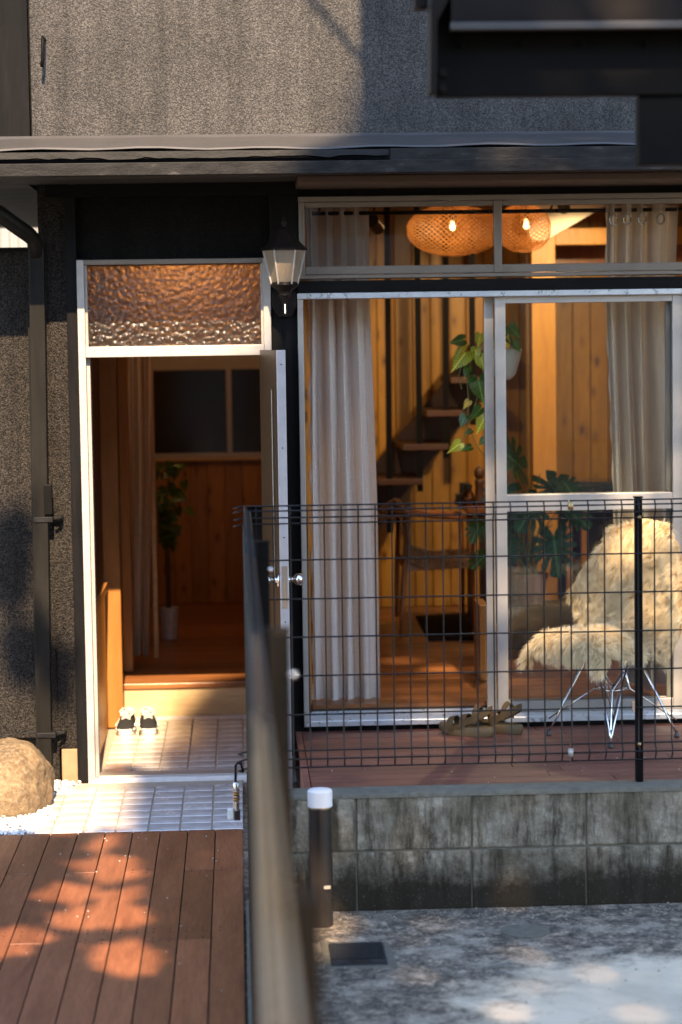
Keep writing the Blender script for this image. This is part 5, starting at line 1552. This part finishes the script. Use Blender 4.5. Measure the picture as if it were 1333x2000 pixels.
MB().box(q(808,5).x, q(834,5).x, BY - .04, BY + .02, q(820,20).z, q(820,-20).z).build('bracket', M['steel_brown'], sb, bevel=.003)
for x, y in ((818, 8), (866, 142), (866, 172)):
    c = q(x, y, -.05 if x < 850 else -.016); MB().tube([c, c + Vector((0,-.009,0))], .012, 6).build('bolt', M['steel_brown'], sb)
for x in (905, 1022, 1140, 1265):
    c = q(x, 86, -.02); MB().tube([c, c + Vector((0,-.012,0))], .008, 6).build('bolt', M['dark_metal'], sb)
MB().box(q(1248,250).x, 2.35, BY, BY + .05, q(1290,322).z, zt0 - .001).build('corner_bracket', M['dark_metal'], sb, bevel=.003)
MB().box(xe + .16, 4.2, BY + .035, BY + .45, zt0 + .2, zt0 + .26).build('floor_plate', M['steel_brown'], sb)
MB().box(.705, 2.9, BY - .08, BY - .03, 6.15, 7.6).build('added_shade_panel', M['steel_brown'], sb)  # unseen panel added to cast the shadow edge on the upper wall
MB().box(2.7, 2.85, BY - .02, BY + .13, 0, 7.6).build('column', M['dark_metal'], sb)
MB().box(xe + .17, 4.2, BY + .036, BY + .45, zt0 + .261, zt0 + .265).build('deck_sheet', M['flashing'], sb)

# overhead cable whose shadow falls on the upper wall
def back(p, dy): return Vector(p) - SUN*(dy/SUN.y)
a = back(at(610, 0, 10.0), 4.6); b = back(at(718, 131, 10.0), 3.98)
d_ = (b - a)
tag(MB().tube([a - d_*6, a, b, b + d_*.15], .015, 8).build('overhead_cable', M['black_plastic'], None, smooth=True), 'black overhead cable slung high above the yard to the balcony', 'cable')

# ============================================================ unseen trees behind the camera, crowns shaped to place shade and sun patches
BLOBS = [(atz(x, y, 0), rx, ry) for x, y, rx, ry in ((205,1655,.06,.13), (222,1705,.09,.17), (130,1752,.10,.11), (195,1800,.13,.16), (245,1880,.095,.18), (8,1850,.10,.17), (175,1700,.07,.08), (235,1760,.05,.12))]
def shaded(X, Yg):  # leaf mask: leaves go only where shade is wanted
    if Yg < 9 and X < .05:
        n_ = mn.noise(Vector((X*7, Yg*4, .3))); X += .05*n_; Yg += .10*mn.noise(Vector((X*6, Yg*4, 7.3)))
    if X < .05 and Yg < 8.97:
        for p, rx, ry in [(p, rx*1.5, ry*1.45) for p, rx, ry in BLOBS]:
            if ((X-p.x)/rx)**2 + ((Yg-p.y)/ry)**2 < 1: return False
        if Yg > 8.9 and X < -.40: return X < -.9
        return X > -1.9 and Yg > 6.0
    if X >= .05 and Yg < 9.1:
        if .17 < X < .37 and 7.05 < Yg < 7.75 and X < .2 + .17: return False
        return Yg > 5.7 and X > .05
    # doorway and house front
    if Yg < 10.1: bnd = -.45
    elif Yg < 11.65: bnd = -.345
    elif Yg < 12.2: bnd = -.345 + (Yg-11.65)/.55*.50
    elif Yg < 13.7: bnd = .155 + (Yg-12.2)/1.5*.38
    else: return False
    if 1.2 < X < 2.1 and 10.2 < Yg < 11.5 and random.random() < .6: return False  # leaves thinned here so sun reaches the chair
    if X > bnd: return True
    # light patches of leaf shade on the side wall and over the porch tiles
    for cx, cy, rx, ry in ((-1.07, 11.25, .06, .22), (-1.02, 10.75, .05, .12), (-.55, 10.18, .04, .08), (-.86, 10.6, .03, .16)):
        if ((X-cx)/rx)**2 + ((Yg-cy)/ry)**2 < 1: return True
    return False
K = -SUN.y/SUN.z
def make_tree(name, label, base, tops, regions, n, seed, wts=None):
    r = random.Random(seed); t = thing(name, label, 'tree', base, 'trees behind the viewpoint shading the yard')
    V = []; Fc = []; k = 0; tries = 0
    clumps = []
    while k < n and tries < n*30:
        tries += 1
        (xa, xb), (ya, yb), (yca, ycb) = r.choices(regions, wts)[0]
        X = r.uniform(xa, xb); Yg = r.uniform(ya, yb); Y = r.uniform(yca, ycb)
        z = (Yg - Y)/K
        if z < 2.2: continue
        if Y > 0 and z < 2.0 + .20*Y + .25: continue
        Xs_ = X - SUN.x/SUN.y*(Yg - Y)
        if not shaded(X, Yg): continue
        sz = r.uniform(.05, .085) if Yg < 9.2 and X < .1 else r.uniform(.08, .13)
        c = Vector((Xs_, Y, z))
        d_ = Vector((r.gauss(0,1), r.gauss(0,1), r.gauss(0,.6))).normalized(); nr = Vector((r.gauss(0,.6), -.8 + r.gauss(0,.5), .8 + r.gauss(0,.4))).normalized()
        s_ = d_.cross(nr).normalized()
        d2 = nr.cross(s_).normalized()
        V += [c - d2*sz, c + s_*sz*.42 , c + d2*sz, c - s_*sz*.42]; Fc.append((4*k, 4*k+1, 4*k+2, 4*k+3)); k += 1
    me = bpy.data.meshes.new('crown'); b3 = Vector(base)
    me.from_pydata([tuple(v - b3) for v in V], [], Fc); me.materials.append(M['foliage'])
    o = bpy.data.objects.new('crown', me); COL.objects.link(o); o.parent = t
    tk = MB(); B = Vector(base); tp_ = Vector(tops[0])
    tk.tube([B, B*.6 + tp_*.4 + Vector((.05,.02,0)), B*.3 + tp_*.7, tp_], [.16,.12,.09,.03], 10)
    for q_ in tops[1:]:
        s0 = B*.55 + tp_*.45 + Vector((0,0,r.uniform(-.6,1.2))); q_ = Vector(q_)
        tk.tube([s0, s0*.5 + q_*.5 + Vector((0,0,.2)), q_], [.05,.035,.012], 7)
    tk.build('trunk', M['bark'], t, smooth=True)
make_tree('shade_tree', 'broad leafy tree behind the viewpoint spreading over the left deck', (-3.4, .8, 0), [(-2.6, 1.0, 6.5), (-.9, 2.2, 4.9), (-1.4, 1.6, 5.6), (-.5, 1.4, 5.8)],
    [((-1.95,.05), (6.0,9.1), (.9,2.6)), ((-1.95,.05), (6.0,9.1), (.9,2.6)), ((-1.4,-.45), (10.0,12.0), (.5,1.8))], 8000, 3)
make_tree('shade_tree', 'tall unseen tree added behind the viewpoint to shade the veranda side', (3.4, -5.6, 0), [(1.8, -5.4, 17.5), (1.2, -5.0, 14.5), (.8, -5, 12.5), (2.0, -5.5, 13.6), (.9, -5.6, 15.5), (1.6, -5, 11.5)],
    [((.05,2.4), (5.7,9.1), (-6.6,-4.4)), ((.5,2.4), (9.0,13.75), (-6.6,-4.4)), ((-.45,.7), (8.9,13.75), (-6.6,-4.4)), ((-.45,.4), (8.9,12.9), (-6.6,-4.4))], 11500, 4, (.21,.13,.44,.22))
